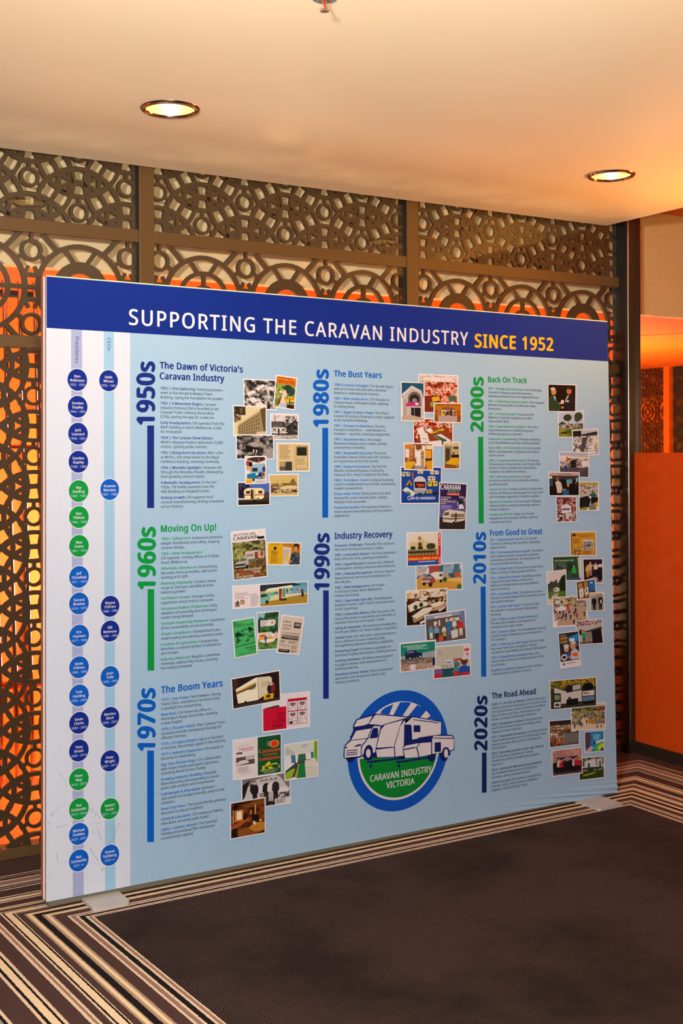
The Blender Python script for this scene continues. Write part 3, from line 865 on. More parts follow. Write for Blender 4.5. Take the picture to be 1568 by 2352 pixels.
# ---- body copy; each paragraph is lines separated by '/', a bold lead-in ends at '::'
COPY = [
 ('1950s', 'A', (952, 978), (957, 1948), NAVY2, "caravan manufacturing, driving innovation", 1474, 1903,
  ["1952 | First Gathering::: Industry pioneers/meet at the Herald & Weekly Times/Building, laying the foundation for growth.",
   "1952 | A Movement Begins::: Caravan/Industry Victoria (CIV) is founded as the/Caravan Trailer Industry Association/(CTIA), paving the way for a new era.",
   "Early Headquarters::: CIV operates from the/BASF Building in North Melbourne, a hub/for innovation.",
   "1954 | The Caravan Show Debuts:::/Wirth's Olympia Pavilion welcomes 10,000/visitors, igniting public interest.",
   "1955 | Rising from the Ashes::: After a fire/at Wirth's, the show moves to the Royal/Exhibition Building, ensuring continuity.",
   "1956 | Moomba Spotlight::: Caravans roll/through the Moomba Parade, showcasing/their growing cultural impact.",
   "A Nomadic Headquarters::: In the late/1950s, CIV briefly operates from the/ANZ Building on Elizabeth Street.",
   "Driving Growth::: CIV supports local/caravan manufacturing, driving innovation/across Victoria."]),
 ('1960s', 'B', (958, 217), (957, 1276), GREEN, "make buying and owning caravans easier.", 1470, 995,
  ["1964 | Safety First::: Consumers prioritise/weight distribution and safety, shaping/caravan design.",
   "1969 | New Headquarters:::/CIV expands, moving offices to St Kilda/Road, Melbourne.",
   "Affordable Adventures::: Caravanning/becomes more accessible, with prices/starting at $1,000.",
   "Booming Popularity::: Caravan shows/surge as Viscount and Millard drive/industry growth.",
   "Confidence Grows::: Stronger safety/regulations boost trust in caravans.",
   "Innovation & Mass Production::: Early/adoption of assembly-line techniques/meets rising demand.",
   "Stronger Dealership Networks::: Expansion/drives accessibility across Australia.",
   "Simple Compliance::: Standardised rules/make buying and owning caravans easier.",
   "Freedom & Exploration::: Caravanning/becomes a cultural symbol of adventure/and escape.",
   "Industry Advocacy::: Regular committee/meetings address key issues, pushing/the industry forward."]),
 ('1970s', 'C', (958, 252), (957, 1387), BLUE, "skyrockets for budget-friendly, easy-to-tow", 1478, 985,
  ["1972 | Star Power::: Bert Newton, Young/Talent Time, and Johnny Farnham shine/a spotlight on caravanning.",
   "New Base::: CIV moves its office to/Flemington Road, Ascot Vale, marking/a new chapter.",
   "1974 | Disaster Relief::: After Cyclone Tracy,/caravans provide emergency housing for/affected families.",
   "1975 | A Legacy Begins::: Jayco is founded/in Victoria, becoming a giant in the industry.",
   "1977 | Industry Expansion::: CIV invests in/factories in Heidelberg.",
   "Big-Time Partnerships::: CIV collaborates/with major media and sports sponsors,/including World Series Cricket.",
   "Growing Industry Visibility::: Boosted/Manufacturing and expanding Caravan/parks add comfort and convenience.",
   "Lightweight & Affordable::: Demand/skyrockets for budget-friendly, easy-to-tow/caravans.",
   "Road Trip Fever::: The Aussie family getaway/becomes a cultural tradition.",
   "Safety & Education::: CIV ramps up towing/education, ensuring safer travel.",
   "Lights, Camera, Action!::: The Summer/Holiday promotional film showcases/caravanning's appeal."]),
 ('1980s', 'G', (229, 272), (232, 1516), BLUE, "a built-in mobile phone turns heads, showcasing", 810, 1215,
  ["1980s Economic Struggles::: The decade begins/with an oil crisis and ends with a financial/downturn, challenging the industry.",
   "1982 | New Headquarters::: CIV relocates to/Chelsea House, Flemington Road, adapting/to shifting times.",
   "1987 | Bigger & Better Shows::: The Victour/Caravan & Camping Show gets a major upgrade/at the Exhibition Buildings.",
   "1987 | Passport to Adventure::: The first/Passport Competition \u2014 now Passport to/Freedom \u2014 launches, boosting engagement.",
   "1987 | Boatahome Buzz::: The unique/Boatahome display stuns crowds, proving/caravanning's versatility.",
   "1988 | Nationwide Excursion::: The Great/Australian Caravan Safari takes 30+ caravans/on a grand tour across the country.",
   "1988 | Inspired Innovation::: The first 5th/Wheeler produced by Jayco, inspired by/American RVs, makes its debut at the show.",
   "1989 | Tech Meets Travel::: A caravan featuring/a built-in mobile phone turns heads, showcasing/modern conveniences.",
   "Onsite Parks Thrive::: Rising travel costs push/demand for onsite caravan parks, making/holidays more accessible.",
   "Production Decline::: The economic downturn/slows caravan manufacturing, forcing industry/adaptations."]),
 ('1990s', 'H', (237, 231), (239, 1530), NAVY2, "Certificates (RWCs) for better industry regulation.", 832, 1010,
  ["Economic Challenges::: The early '90s recession/hits hard, forcing businesses to adapt.",
   "1991 | Leisurefest Debuts::: The first Leisurefest/kicks off at AFL Park, sparking excitement.",
   "1991 | Speed Record::: A caravan hits 240km/\x01h/at Mangalore, setting a Guinness World Record.",
   "1991 | Industry Recognition::: The Eric Hayman/Award honours service and contributions to/the industry.",
   "1992 | New Headquarters::: CIV moves/to Harcourt Street, North Melbourne,/embracing change.",
   "1993 | Supershow Goes Big::: The Melbourne/Exhibition Centre (\"Jeff's Shed\") becomes home/to the Supershow.",
   "1993 | Leisurefest Moves::: After two years, the/Leisurefest grows in popularity and relocates to/Sandown Racecourse for larger crowds.",
   "Safety & Standards::: CIV introduces Roadworthy/Certificates (RWCs) for better industry regulation.",
   "United Front::: CIV, with other state associations,/form a National Caravan Industry body,/strengthening industry marketing capabilities.",
   "Promoting Travel::: CIV shines a spotlight on/Australian holiday destinations, fuelling tourism.",
   "Training Initiatives::: CIV drives new programs/to support dealers and manufacturers in/building expertise.",
   "Elevating Caravan Shows::: More professional/operations and compliance checks raise/industry standards."]),
 ('2000s', 'I', (222, 244), (237, 1621), GREEN, "options and features, moving away from just a bed", 790, 1315,
  ["2001 | Bendigo Joins the Scene::: The first Bendigo/Caravan & Camping Leisurefest launches,/expanding industry reach into Regional Victoria.",
   "2001 | Celebrating Industry Leaders::: The inaugural/Members Evening kicks off at Moonee Valley/Racecourse.",
   "2001 | A Grand Farewell::: \"Caravans of the/Millenium\" steal the spotlight at our final/show at Jeff's Shed.",
   "2002 | Supershow Goes Outdoors::: The iconic/Supershow moves to Caulfield Racecourse,/embracing open-air excitement.",
   "Showcasing Caravanning::: CIV begins exhibiting/at the Royal Melbourne Show, boosting visibility.",
   "Early 2000s | TV Partnership::: CIV teams up with/What's Up Downunder, bringing caravanning to/Aussie screens.",
   "2004 | Honouring Industry Icons::: The George/Pantazopoulos Young Achiever and Charlie Tebb/Service to Industry Awards are introduced to/recognise stars within the industry.",
   "2005 | Manufacturing Boom::: Caravan/production explodes across Australia, meeting/growing demand.",
   "Smarter Fit-Outs::: Products evolve to include more/options and features, moving away from just a bed/and microwave, appealing to modern travellers.",
   "National Promotions::: CIV invests with collegiate/industry bodies to amplify advertising, reaching/broader audiences.",
   "Families Join the Fun::: Shows see stronger/engagement from younger families, ensuring/caravanning's future."]),
 ('2010s', 'J', (241, 193), (256, 1574), BLUE, "connections by providing the ultimate B2B platform.", 830, 1325,
  ["2011 | Wodonga Joins the Fun::: The Border/Caravan & Camping Expo launches, expanding/regional reach.",
   "2012 | Honouring Industry Legends::: The Hall of/Fame Industry Awards, designed to celebrate/outstanding contributions, are launched at the/Associations 60th Anniversary.",
   "2014 | A New Home::: CIV purchases Dynon Road/offices, marking a major growth milestone.",
   "2015 | Supershow Evolves::: Expanding product/ranges drive Supershow to move to the/Melbourne Showgrounds, boosting exhibitor/space to scale up.",
   "2015 | Investing in Skills::: The National Caravan/Industry Training College (NCITC) launches to train/and upskill employees.",
   "2015 | Service Safe Begins::: The Service Safe/Accreditation Program ensures high-quality/servicing.",
   "2016 | Industry Safety Checks Introduced:::/CIV work with members and regulators to/commence free safety checks.",
   "2017 | Industry Unites::: The first Members Summit/is held to foster collaboration and innovation for/CIV members.",
   "2018 | Trade Gets Its Own Stage::: The first Trade/Day, now Trade Expo, strengthens industry/connections by providing the ultimate B2B platform.",
   "2019 | Strengthening Standards::: New rules/ensure only members can exhibit Caravans & RVs/at CIV shows.",
   "Quality & Compliance::: Regular audits reinforce/safety and professionalism at events."]),
 ('2020s', 'K', (258, 363), (258, 1245), lin('14245e'), "industry and travel. Businesses are forced to close", 824, 345,
  ["2020\u201321 | A Crisis & A Boom::: COVID-19 disrupts/industry and travel. Businesses are forced to close/through lockdowns, travel is limited by the Metro/Ring and 5km caps, but a 35% industry surge/follows, proving caravanning's resilience.",
   "2020 | Innovation in Action::: CIV pioneers the/world's first Virtual Caravan & Camping Show,/adapting to new challenges.",
   "2021 | Supershow Perseveres::: A COVID restricted/Supershow with daily caps of 12,500 people takes/place at Sandown Racecourse, continuing the/COVID boom.",
   "2023 | Becoming masters of our own destiny:::/NCITC becomes a Registered Training/Organisation (RTO), strengthening industry/education.",
   "2024 | Setting the Manufacturing Standard:::/The RV Master Manufacturer Certification/launches, setting new benchmarks.",
   "Future-Focused::: CIV continues championing/training, safety, and consumer confidence,/shaping a strong industry future."]),
]
for dec, sh, a, b, col, ref, rx, ry, paras in COPY:
    m = MB()
    lines = []           # (text, gap index)
    for gi, p in enumerate(paras):
        for li, s in enumerate(p.replace('/\x01', '\x02').split('/')):
            lines.append((s.replace('\x02', '/'), gi, li))
    n, g = len(lines), len(paras)-1
    unit = (n-1) + 0.36*g
    P, Q = pt(sh, *a), pt(sh, *b)
    pitch = math.hypot(P[0]-Q[0], P[1]-Q[1])/unit
    em = .60*pitch/caph()
    c = pt(sh, rx, ry); left = inter(P, Q, (ry-a[1])/(b[1]-a[1]))
    cond = (c[0]-left[0])/(runs_width([(ref, .45, None)], 2)*em)
    for k, (s, gi, li) in enumerate(lines):
        t = (k + 0.36*gi)/unit
        p = inter(P, Q, t)
        if '::' in s:
            lead, rest = s.split('::', 1)
            runs = [(lead + ':', 1.5, col)] + ([(rest[1:], 0.45, INKT)] if len(rest) > 1 else [])
        else: runs = [(s, 0.45, INKT)]
        lettering(m, runs, p, (em*cond, em*cond*TILT), (0, em), LY(2), 2)
    m.build('text_block', M['ink'], board, 'small paragraphs about the %s with coloured lead-ins' % dec)

# ---- round emblem with camper vehicles
m = MB()
lc = pt('L', 760, 752); lr = (pt('L', 1361, 560)[0] - pt('L', 160, 900)[0]) / 2
WP = lin('ded5d8'); NV = lin('101f66'); LB = lin('0b53bd'); LG = lin('08822e')
disc(m, lc, lr, lr*1.0, LB, LY(2), 96)
disc(m, lc, lr*.815, lr*.815, WP, LY(2.5), 96)
disc(m, lc, lr*.775, lr*.775, LG, LY(3), 96, 183, 357)
def LP(col, k, s): region(m, [pt('L', float(a.split(',')[0]), float(a.split(',')[1])) for a in s.split()], col, LY(3.5 + k*.5))
def LLn(col, k, w, s):
    p = [pt('L', float(a.split(',')[0]), float(a.split(',')[1])) for a in s.split()]; w = w/5.2267*.00187/2
    for a, b in zip(p, p[1:]):
        dx, dz = b[0]-a[0], b[1]-a[1]; l = math.hypot(dx, dz); nx, nz = -dz/l*w, dx/l*w; ex, ez = dx/l*w*.6, dz/l*w*.6
        region(m, [(a[0]+nx-ex, a[1]+nz-ez), (a[0]-nx-ex, a[1]-nz-ez), (b[0]-nx+ex, b[1]-nz+ez), (b[0]+nx+ex, b[1]+nz+ez)], col, LY(3.5 + k*.5))
def LE(col, k, x, y, rx, ry):
    region(m, [pt('L', x+rx*math.cos(q*.2618), y+ry*math.sin(q*.2618)) for q in range(24)], col, LY(3.5 + k*.5))
for s in ("535,310 548,270 600,232 690,195 640,322", "690,328 770,172 840,168 905,178 798,338", "862,345 978,205 1035,232 1085,270 1010,360", "1090,368 1142,330 1170,378"): LP(LB, 0, s)
LE(NV, 1, 1150, 825, 46, 62); LE(NV, 1, 172, 845, 48, 48)
LP(NV, 1, "95,840 90,815 98,695 172,615 170,580 185,570 215,505 203,480 210,440 248,372 440,318 475,308 870,342 930,340 1268,400 1270,560 1398,565 1403,580 1420,592 1422,745 1372,760 1374,808 1345,812 1340,850 1322,880 1280,878 1255,850 1242,780 1145,805 1000,840 828,852 800,842 700,836 485,842 445,835 425,865 385,875 345,858 322,820 300,835 215,848 120,850")
LLn(NV, 1, 22, "375,893 480,880 820,842"); LLn(NV, 1, 9, "430,890 425,930"); LE(NV, 1, 417, 940, 16, 20)
LLn(NV, 1, 22, "728,888 840,880 1110,836"); LLn(NV, 1, 9, "755,888 748,925"); LE(NV, 1, 757, 936, 17, 20)
for s in ("218,468 228,440 258,385 440,334 390,428 340,448", "400,424 470,328 488,322 860,354 590,432 545,452 500,440 402,434", "183,625 243,515 425,486 378,602",
          "104,832 108,700 180,634 372,612 300,700 298,818 120,838", "308,812 312,708 388,610 440,475 470,455 535,462 478,720 470,775 445,778 440,725 420,690 395,680 362,700 340,745 330,795",
          "487,718 540,500 590,442 802,386 770,450 693,708", "482,742 695,716 702,825 496,833", "706,695 775,455 828,386 922,352 820,440 816,690 800,722 812,812 714,824",
          "828,386 930,352 1262,410 1260,558 1160,570 988,597 985,607 916,620 908,452 895,440 832,440", "806,722 838,692 1000,662 968,712 812,733", "812,748 965,720 992,830 832,842",
          "977,715 1012,662 1142,652 1144,798 1005,828", "1155,605 1416,612 1412,738 1362,750 1350,718 1320,708 1290,722 1270,775 1155,792", "1178,574 1392,578 1396,590 1414,600 1158,596"): LP(WP, 2, s)
for s in ("402,608 440,492 460,478 505,480 508,580 490,600", "932,448 1013,448 1013,530 932,530", "208,712 250,682 305,672 298,694", "108,712 125,697 140,722 112,726", "1185,655 1260,650 1260,765 1185,772", "822,445 900,442 905,655 840,688 820,690"): LP(NV, 3, s)
for s in ("128,756 258,742", "126,782 256,770", "124,808 254,793", "930,380 1230,420", "485,726 668,710", "812,738 948,714"): LLn(NV, 3, 10, s)
LE(WP, 3, 389, 784, 28, 52); LE(WP, 3, 1322, 785, 24, 54)
text_fit(m, 'CARAVAN INDUSTRY', pt('L', 412, 1128), pt('L', 1148, 1008), pt('L', 410, 1052), WP, LY(4), 1.0, 5)
text_fit(m, 'VICTORIA', pt('L', 606, 1208), pt('L', 945, 1152), pt('L', 604, 1133), WP, LY(4), 1.0, 5)
m.build('round_emblem', M['ink'], board, 'round blue and green emblem with white camper vehicles')

# ---- printed photographs
def h2(a, b, s):
    n = math.sin(a*127.1 + b*311.7 + s*74.7) * 43758.5453
    return n - math.floor(n)
def vnoise(x, y, s):
    i, j = math.floor(x), math.floor(y); f, g = x-i, y-j
    f, g = f*f*(3-2*f), g*g*(3-2*g)
    return (h2(i,j,s)*(1-f)+h2(i+1,j,s)*f)*(1-g) + (h2(i,j+1,s)*(1-f)+h2(i+1,j+1,s)*f)*g

class Photo:
    def __init__(s, sh, q, label, bd, idx):
        s.m = MB(); s.label = label
        w = [pt(sh, q[2*i], q[2*i+1]) for i in range(4)]
        s.w = w
        wu = math.hypot(q[2]-q[0], q[3]-q[1]); hv = math.hypot(q[6]-q[0], q[7]-q[1])
        s.bu, s.bv = bd/wu, bd/hv
        s.y = YF - .0010 - .0005*idx; s.k = 0
        s.raw([(0,0),(1,0),(1,1),(0,1)], WHITE)
        s.asp = (hv/wu)
    def loc(s, u, v):
        t, b = inter(s.w[0], s.w[1], u), inter(s.w[3], s.w[2], u)
        return inter(t, b, v)
    def raw(s, p, c):
        s.k += 1
        region(s.m, [s.loc(u, v) for u, v in p], c, s.y - .000012*s.k)
    def i(s, u, v): return s.bu + (1-2*s.bu)*u, s.bv + (1-2*s.bv)*v
    def P(s, c, pts):
        cl = lambda t: min(1.0, max(0.0, t))
        s.raw([s.i(cl(u), cl(v)) for u, v in pts], lin(c) if isinstance(c, str) else c)
    def R(s, c, a, b, d, e): s.P(c, [(a,b),(d,b),(d,e),(a,e)])
    def E(s, c, u, v, ru, rv, n=18): s.P(c, [(u+ru*math.cos(2*math.pi*q/n), v+rv*math.sin(2*math.pi*q/n)) for q in range(n)])
    def L(s, c, w, pts):
        for a, b in zip(pts, pts[1:]):
            dx, dy = b[0]-a[0], (b[1]-a[1])*s.asp; l = math.hypot(dx, dy) or 1; nx, ny = -dy/l*w/2, dx/l*w/2/s.asp
            s.P(c, [(a[0]+nx,a[1]+ny),(a[0]-nx,a[1]-ny),(b[0]-nx,b[1]-ny),(b[0]+nx,b[1]+ny)])
    def N(s, pal, seed, nx, ny, r=(0,0,1,1), f=.35):
        nx, ny, f = int(nx*1.5), int(ny*1.5), f/1.5
        cs = [lin(c) for c in pal]; s.k += 1; y = s.y - .000012*s.k
        for a in range(nx):
            for b in range(ny):
                t = .68*vnoise(a*f, b*f, seed) + .32*h2(a, b, seed+3)
                t = min(.999, max(0, (t-.18)/.64)); z = t*len(cs); c = cs[int(z)]
                j = .82 + .36*h2(a, b, seed+9); c = tuple(min(1, x*j) for x in c)
                u0, u1 = r[0]+(r[2]-r[0])*a/nx, r[0]+(r[2]-r[0])*(a+1)/nx; v0, v1 = r[1]+(r[3]-r[1])*b/ny, r[1]+(r[3]-r[1])*(b+1)/ny
                region(s.m, [s.loc(*s.i(*q)) for q in ((u0,v0),(u1,v0),(u1,v1),(u0,v1))], c, y)
    def H(s, u, v, h, coat='3a4a6a', leg='2a2a30', skin='c89878', hair='2a1c14'):
        w = h*.15*s.asp*1.0
        s.P(leg, [(u-w*.7, v-h*.5), (u+w*.7, v-h*.5), (u+w*.6, v), (u+w*.1, v), (u, v-h*.3), (u-w*.1, v), (u-w*.6, v)])
        s.P(coat, [(u-w*.5, v-h*.82), (u+w*.5, v-h*.82), (u+w, v-h*.72), (u+w*1.1, v-h*.45), (u+w*.7, v-h*.42), (u-w*.7, v-h*.42), (u-w*1.1, v-h*.45), (u-w, v-h*.72)])
        s.E(hair, u, v-h*.915, w*.52, h*.09, 10); s.E(skin, u, v-h*.89, w*.45, h*.075, 10)
    def C(s, body, a, b, d, e, stripe=None, win='3a4450', lit=None):
        """A caravan: rounded body, windows, stripe, wheel."""
        W, H = d-a, e-b
        s.E('181614', a+W*.5, e-H*.02, W*.075, H*.15)
        s.P(body, [(a, b+H*.25), (a+W*.06, b+H*.08), (a+W*.2, b), (d-W*.2, b), (d-W*.06, b+H*.08), (d, b+H*.25), (d-W*.03, e-H*.22), (d-W*.12, e-H*.08), (a+W*.12, e-H*.08), (a+W*.03, e-H*.22)])
        if stripe: s.R(stripe, a+W*.02, b+H*.52, d-W*.02, b+H*.60)
        s.R(win, a+W*.1, b+H*.22, a+W*.3, b+H*.45); s.R(win, d-W*.3, b+H*.22, d-W*.1, b+H*.45)
        s.R('4a3020', a+W*.42, b+H*.18, a+W*.54, e-H*.1)
        s.E('20201e', a+W*.68, e-H*.08, W*.06, H*.13); s.E('a8a49c', a+W*.68, e-H*.08, W*.03, H*.065)
    def T(s, c, txt, u0, v, u1, h, bold=0.6):
        s.k += 1; a, b, t = s.i(u0, v), s.i(u1, v), s.i(u0, v-h)
        text_fit(s.m, txt, s.loc(*a), s.loc(*b), s.loc(*t), lin(c), s.y - .000012*s.k, bold, 2)
    def lines(s, c, u0, u1, v0, v1, n, seed=1):
        for q in range(n):
            v = v0 + (v1-v0)*q/n
            s.R(c, u0, v, u0+(u1-u0)*(.62+.38*h2(q, seed, 2)), v+(v1-v0)/n*.45)
    def done(s): s.m.build('printed_photo', M['ink'], board, s.label)

BD = {'D': 18, 'E': 17, 'F': 14, 'G': 10, 'H': 10, 'I': 9, 'J': 9, 'K': 9}
IDX = {}
def photo(sh, q, label, bd=None):
    IDX[sh] = IDX.get(sh, 0) + 1
    return Photo(sh, q, label, BD[sh] if bd is None else bd, IDX[sh])
BW = ['0c0a0a', '2a2726', '4a4644', '77716e', 'a8a09c', 'd8d0cc']
SEP = ['2c2416', '544628', '7d6b44', 'a8946a', 'cdb98c']

# 1950s
p = photo('D', (318,202,845,222,848,697,328,690), 'black and white aerial photo of show sheds')
p.N(BW, 1, 34, 30)
for q in ([(.36,.28),(.60,.12),(.66,.2),(.42,.38)], [(.05,.46),(.30,.34),(.38,.42),(.12,.56)], [(.70,.28),(.84,.18),(.97,.30),(.9,.36)], [(.12,.66),(.3,.58),(.44,.72),(.26,.80)], [(.34,.82),(.5,.74),(.72,.9),(.6,.98),(.4,.96)]): p.P('ddd3d0', q); p.P('8c8480', [q[3], q[2], (q[2][0], q[2][1]+.04), (q[3][0], q[3][1]+.05)])
for q in range(5): p.L('d8d0cc', .02, [(.58+.045*q, .70-.05*q), (.74+.045*q, .80-.05*q)])
p.P('9b9390', [(.8,1),(.88,.86),(1,.74),(1,1)]); p.done()
p = photo('D', (830,140,1172,188,1130,700,790,648), 'coloured magazine cover with a painted road and yellow caravan')
p.N(['3f5a34','6f8a3c','8ea84a','c0b258','5c7448'], 2, 18, 26)
p.R('e87a1c', 0, 0, 1, .24); p.T('2a1408', 'CARAVANS and TOURING', .05, .215, .95, .12, 1.2); p.lines('3a1a08', .06, .9, .03, .07, 1)
p.E('1d3c30', .62, .38, .22, .14); p.E('27463c', .82, .44, .16, .14); p.L('241a12', .03, [(.7,.5),(.76,.62)])
p.P('e2c3b4', [(.42,.42),(.5,.42),(.62,.58),(.48,.66),(.55,.85),(.6,1),(.18,1),(.3,.72)]); p.P('a9b7cf', [(.3,.85),(.62,.9),(.7,1),(.25,1)])
p.P('7c3a1c', [(.14,.84),(.25,.66),(.33,.64),(.26,.9),(.12,.97)]); p.C('f0b81c', .54,.62,.98,.80, None, '5a2410'); p.E('efc9a0', .27, .5, .09, .05); p.R('3a1414', .62, .88, 1, 1); p.done()
p = photo('D', (155,617,690,635,690,1085,163,1108), 'sepia photo of a long office building behind leaves')
p.R('d8c8a0', 0, 0, 1, 1); p.P('96835a', [(.12,.62),(.86,.06),(1,.05),(1,1),(.1,1)])
p.P('c2ae80', [(.12,.62),(.86,.06),(.86,.13),(.12,.68)]); p.P('5c4c30', [(.82,.08),(1,.0),(1,1),(.95,1)])
for r in range(5):
    for c in range(9):
        u = .16 + .075*c; t = (u-.12)/.74; v0 = .66 - .5*t; v = v0 + (1-v0)*(.06+.19*r); p.R('5a4a30', u, v, u+.035, v+(1-v0)*.10)
p.N(['2a2418', '4c4228', '6a5c3a'], 5, 14, 12, (0,0,.36,.3)); p.N(['3a301c', '6a5c3a', 'd8c8a0'], 6, 12, 14, (0,.28,.22,.55)); p.R('c9b890', .7,.9,1,1); p.done()
p = photo('D', (740,745,1192,755,1190,1168,748,1165), 'black and white photo of a pale caravan towed past trees')
p.R('d6ccca', 0, 0, 1, .5); p.N(['0f0d0d','2b2828','484443','6e6966'], 7, 26, 14, (0,.28,1,.72)); p.N(['2b2828','5a5553','d6ccca'], 8, 16, 10, (.5,.06,.95,.34)); p.L('2a2626', .02, [(.14,.3),(.12,.0)]); p.L('2a2626', .014, [(.13,.15),(.3,.04)])
p.N(['a09896','c6beba','807a78'], 9, 20, 6, (0,.8,1,1)); p.R('141212', .0, .76, 1, .82); p.C('cfc6c2', .0,.52,.56,.80, '8a8280'); p.P('35312f', [(.6,.72),(.66,.64),(.78,.63),(.9,.7),(1,.72),(1,.8),(.58,.8)]); p.done()
p = photo('D', (200,1072,802,1080,805,1470,205,1472), 'black and white aerial photo of saleyard roofs')
p.N(BW[:5], 11, 34, 26); p.P('a19894', [(.28,.34),(.52,.28),(.68,.42),(.5,.5)]); p.P('8f8783', [(.6,.44),(.74,.38),(.84,.46),(.7,.53)]); p.P('141110', [(.22,.4),(.5,.52),(.58,.72),(.25,.7)]); p.R('e8e0dc', .44,.6,.47,.72); p.R('e8e0dc', .52,.62,.55,.74)
p.P('b8aeaa', [(0,.6),(.16,.68),(0,.82)]); p.P('98908c', [(.55,1),(.95,.6),(1,.6),(1,1)]); p.done()
p = photo('D', (835,1203,1363,1208,1362,1660,838,1662), 'aged cream leaflet with two printed columns')
p.R('d8bf8c', 0, 0, 1, 1); p.R('8a6a34', .515, 0, .525, 1); p.lines('8a774e', .06, .46, .05, .58, 16, 4); p.R('5c563c', .06,.66,.46,1); p.R('a8946a', .06,.66,.25,.85); p.P('36362a', [(.24,1),(.25,.72),(.34,.66),(.44,.7),(.46,1)])
p.R('4a4028', .58,.08,.96,.95); p.R('d8bf8c', .595,.10,.945,.93); p.R('22241c', .61,.12,.93,.44); p.T('2a2418', 'THE NATIONAL', .62,.50,.92,.028); p.lines('8a774e', .62,.92,.54,.80,9,6); p.T('2a2418', 'PTY LTD', .66,.88,.88,.03); p.done()
p = photo('D', (712,1697,1185,1692,1185,2045,712,2050), 'sepia photo of a parade float under bridge cables')
p.R('cdb06c', 0, 0, 1, 1); p.N(['6a552c','a08448','c4a662'], 13, 24, 6, (0,.40,1,.6)); p.P('7c6536', [(.68,.5),(.78,.22),(.88,.18),(.97,.5)]); p.N(['33281a','5c4a28','d9c79a','a38a54'], 14, 28, 9, (.05,.56,1,.88)); p.P('d8c496', [(.3,.62),(.6,.52),(.95,.54),(.98,.62),(.5,.72)]); p.L('6a552c', .008, [(.28,.6),(.28,.2)]); p.L('6a552c', .008, [(.5,.6),(.48,.22)]); p.done()
p = photo('D', (218,1818,742,1815,742,2185,222,2200), 'photo of a cream caravan with a red stripe at dusk')
p.R('2b2f6a', 0, 0, 1, .6); p.P('4a66b4', [(.35,.06),(1,0),(1,.45),(.4,.35)]); p.N(['14121c','22203a','3a3c5a'], 15, 16, 16, (0,0,.34,.7)); p.P('46383e', [(.6,.6),(.86,.42),(1,.55),(1,.8),(.6,.8)]); p.R('1c1712', 0,.76,1,1); p.R('4a3d28', 0,.80,1,.84)
p.C('eed9a4', .18,.24,.84,.80, 'a83424', '3a3026'); p.R('1c1614', .40,.30,.455,.74); p.R('b09060', .475,.30,.515,.74); p.R('e2cba0', .515,.3,.53,.75); p.done()
p = photo('D', (335,1415,680,1410,678,1845,345,1858), 'coloured photo of bathers posing with a pale blue caravan')
p.R('d8d4d2', 0,0,1,1); p.P('3c2a22', [(.05,.06),(.4,0),(.95,0),(1,.12),(.6,.22),(.1,.12)]); p.P('8fb4cc', [(.3,.3),(.92,.24),(.95,.6),(.2,.66)]); p.R('183026', .32,.42,.6,.56); p.P('1c6ea0', [(.05,.66),(.95,.56),(.95,.86),(.05,.82)]); p.R('c8dce0', .5,.62,.72,.7)
for u, v, h, c in ((.1,.5,.44,'a43a3a'),(.24,.54,.44,'14181c'),(.66,.26,.22,'7a4a30'),(.94,.78,.5,'2a3a7a'),(.7,.9,.34,'10141c'),(.88,.86,.3,'7a4030')): p.H(u, v, h, c, 'c08868')
p.R('e8961c', .0,.86,.3,1); p.E('f0b02c', .18,.87,.16,.05); p.R('b0b4a8', .5,.93,1,1); p.E('2c4a24', .38,.88,.07,.06); p.done()

# 1960s
p = photo('E', (125,145,670,92,708,850,165,915), 'white magazine cover with a car and caravan under gum trees')
p.R('e6dcde', 0,0,1,1); p.N(['2c2a16','4a4a22','6d6a34','8f8a52','b0a878'], 21, 26, 22, (0,.215,1,.62)); p.N(['4a3c20','6a5028','8a6a34','3a2c18'], 22, 24, 16, (0,.58,1,1)); p.N(['6a7a34','a8a85c'], 23, 10, 8, (.0,.40,.3,.58))
p.R('e6dcde', 0,0,.76,.215); p.R('e6dcde', 0,0,1,.13); p.R('16141a', .78,.135,.98,.19); p.T('14121a', 'AUSTRALIAN', .04,.085,.72,.05,1.0); p.T('14121a', 'CARAVAN', .03,.175,.80,.075,1.2); p.T('3a3438', '20c', .86,.05,.92,.02)
p.P('c9b8a8', [(.36,.46),(.42,.43),(.72,.42),(.76,.45),(.74,.63),(.5,.65),(.38,.60)]); p.R('8a3424', .66,.46,.76,.62); p.P('b8a898', [(.76,.44),(.95,.45),(.95,.6),(.76,.6)]); p.R('5c6a54', .4,.6,.7,.66); p.R('8a8a84', .4,.49,.62,.55); p.R('a83020', .84,.46,.92,.56)
p.P('a9a69a', [(.04,.67),(.16,.62),(.2,.57),(.42,.565),(.46,.62),(.47,.7),(.40,.76),(.05,.76)]); p.P('4a5450', [(.18,.62),(.22,.58),(.40,.577),(.38,.62)]); p.R('2a2c2a', .04,.685,.36,.725); p.R('22201c', .04,.755,.4,.785); p.E('1c1a18', .41,.75,.04,.04)
p.T('c83a20', 'ESCAPE', .05,.85,.26,.045,1); p.T('e0d4c0', 'AND THE AUSTRALIANS', .30,.84,.86,.045,1); p.T('e0d4c0', 'HOLIDAY', .60,.90,.80,.04,1); p.T('e0d4c0', 'THE', .05,.92,.15,.045,1); p.T('c83a20', 'NEW ANNUAL', .17,.92,.55,.045,1); p.T('e0d4c0', 'PHOTO COMPETITION', .05,.985,.58,.045,1); p.T('c83a20', 'RESULTS', .62,.97,.90,.045,1); p.done()
p = photo('E', (688,305,1235,315,1218,675,695,672), 'yellow page beside a man in a checked shirt holding a map')
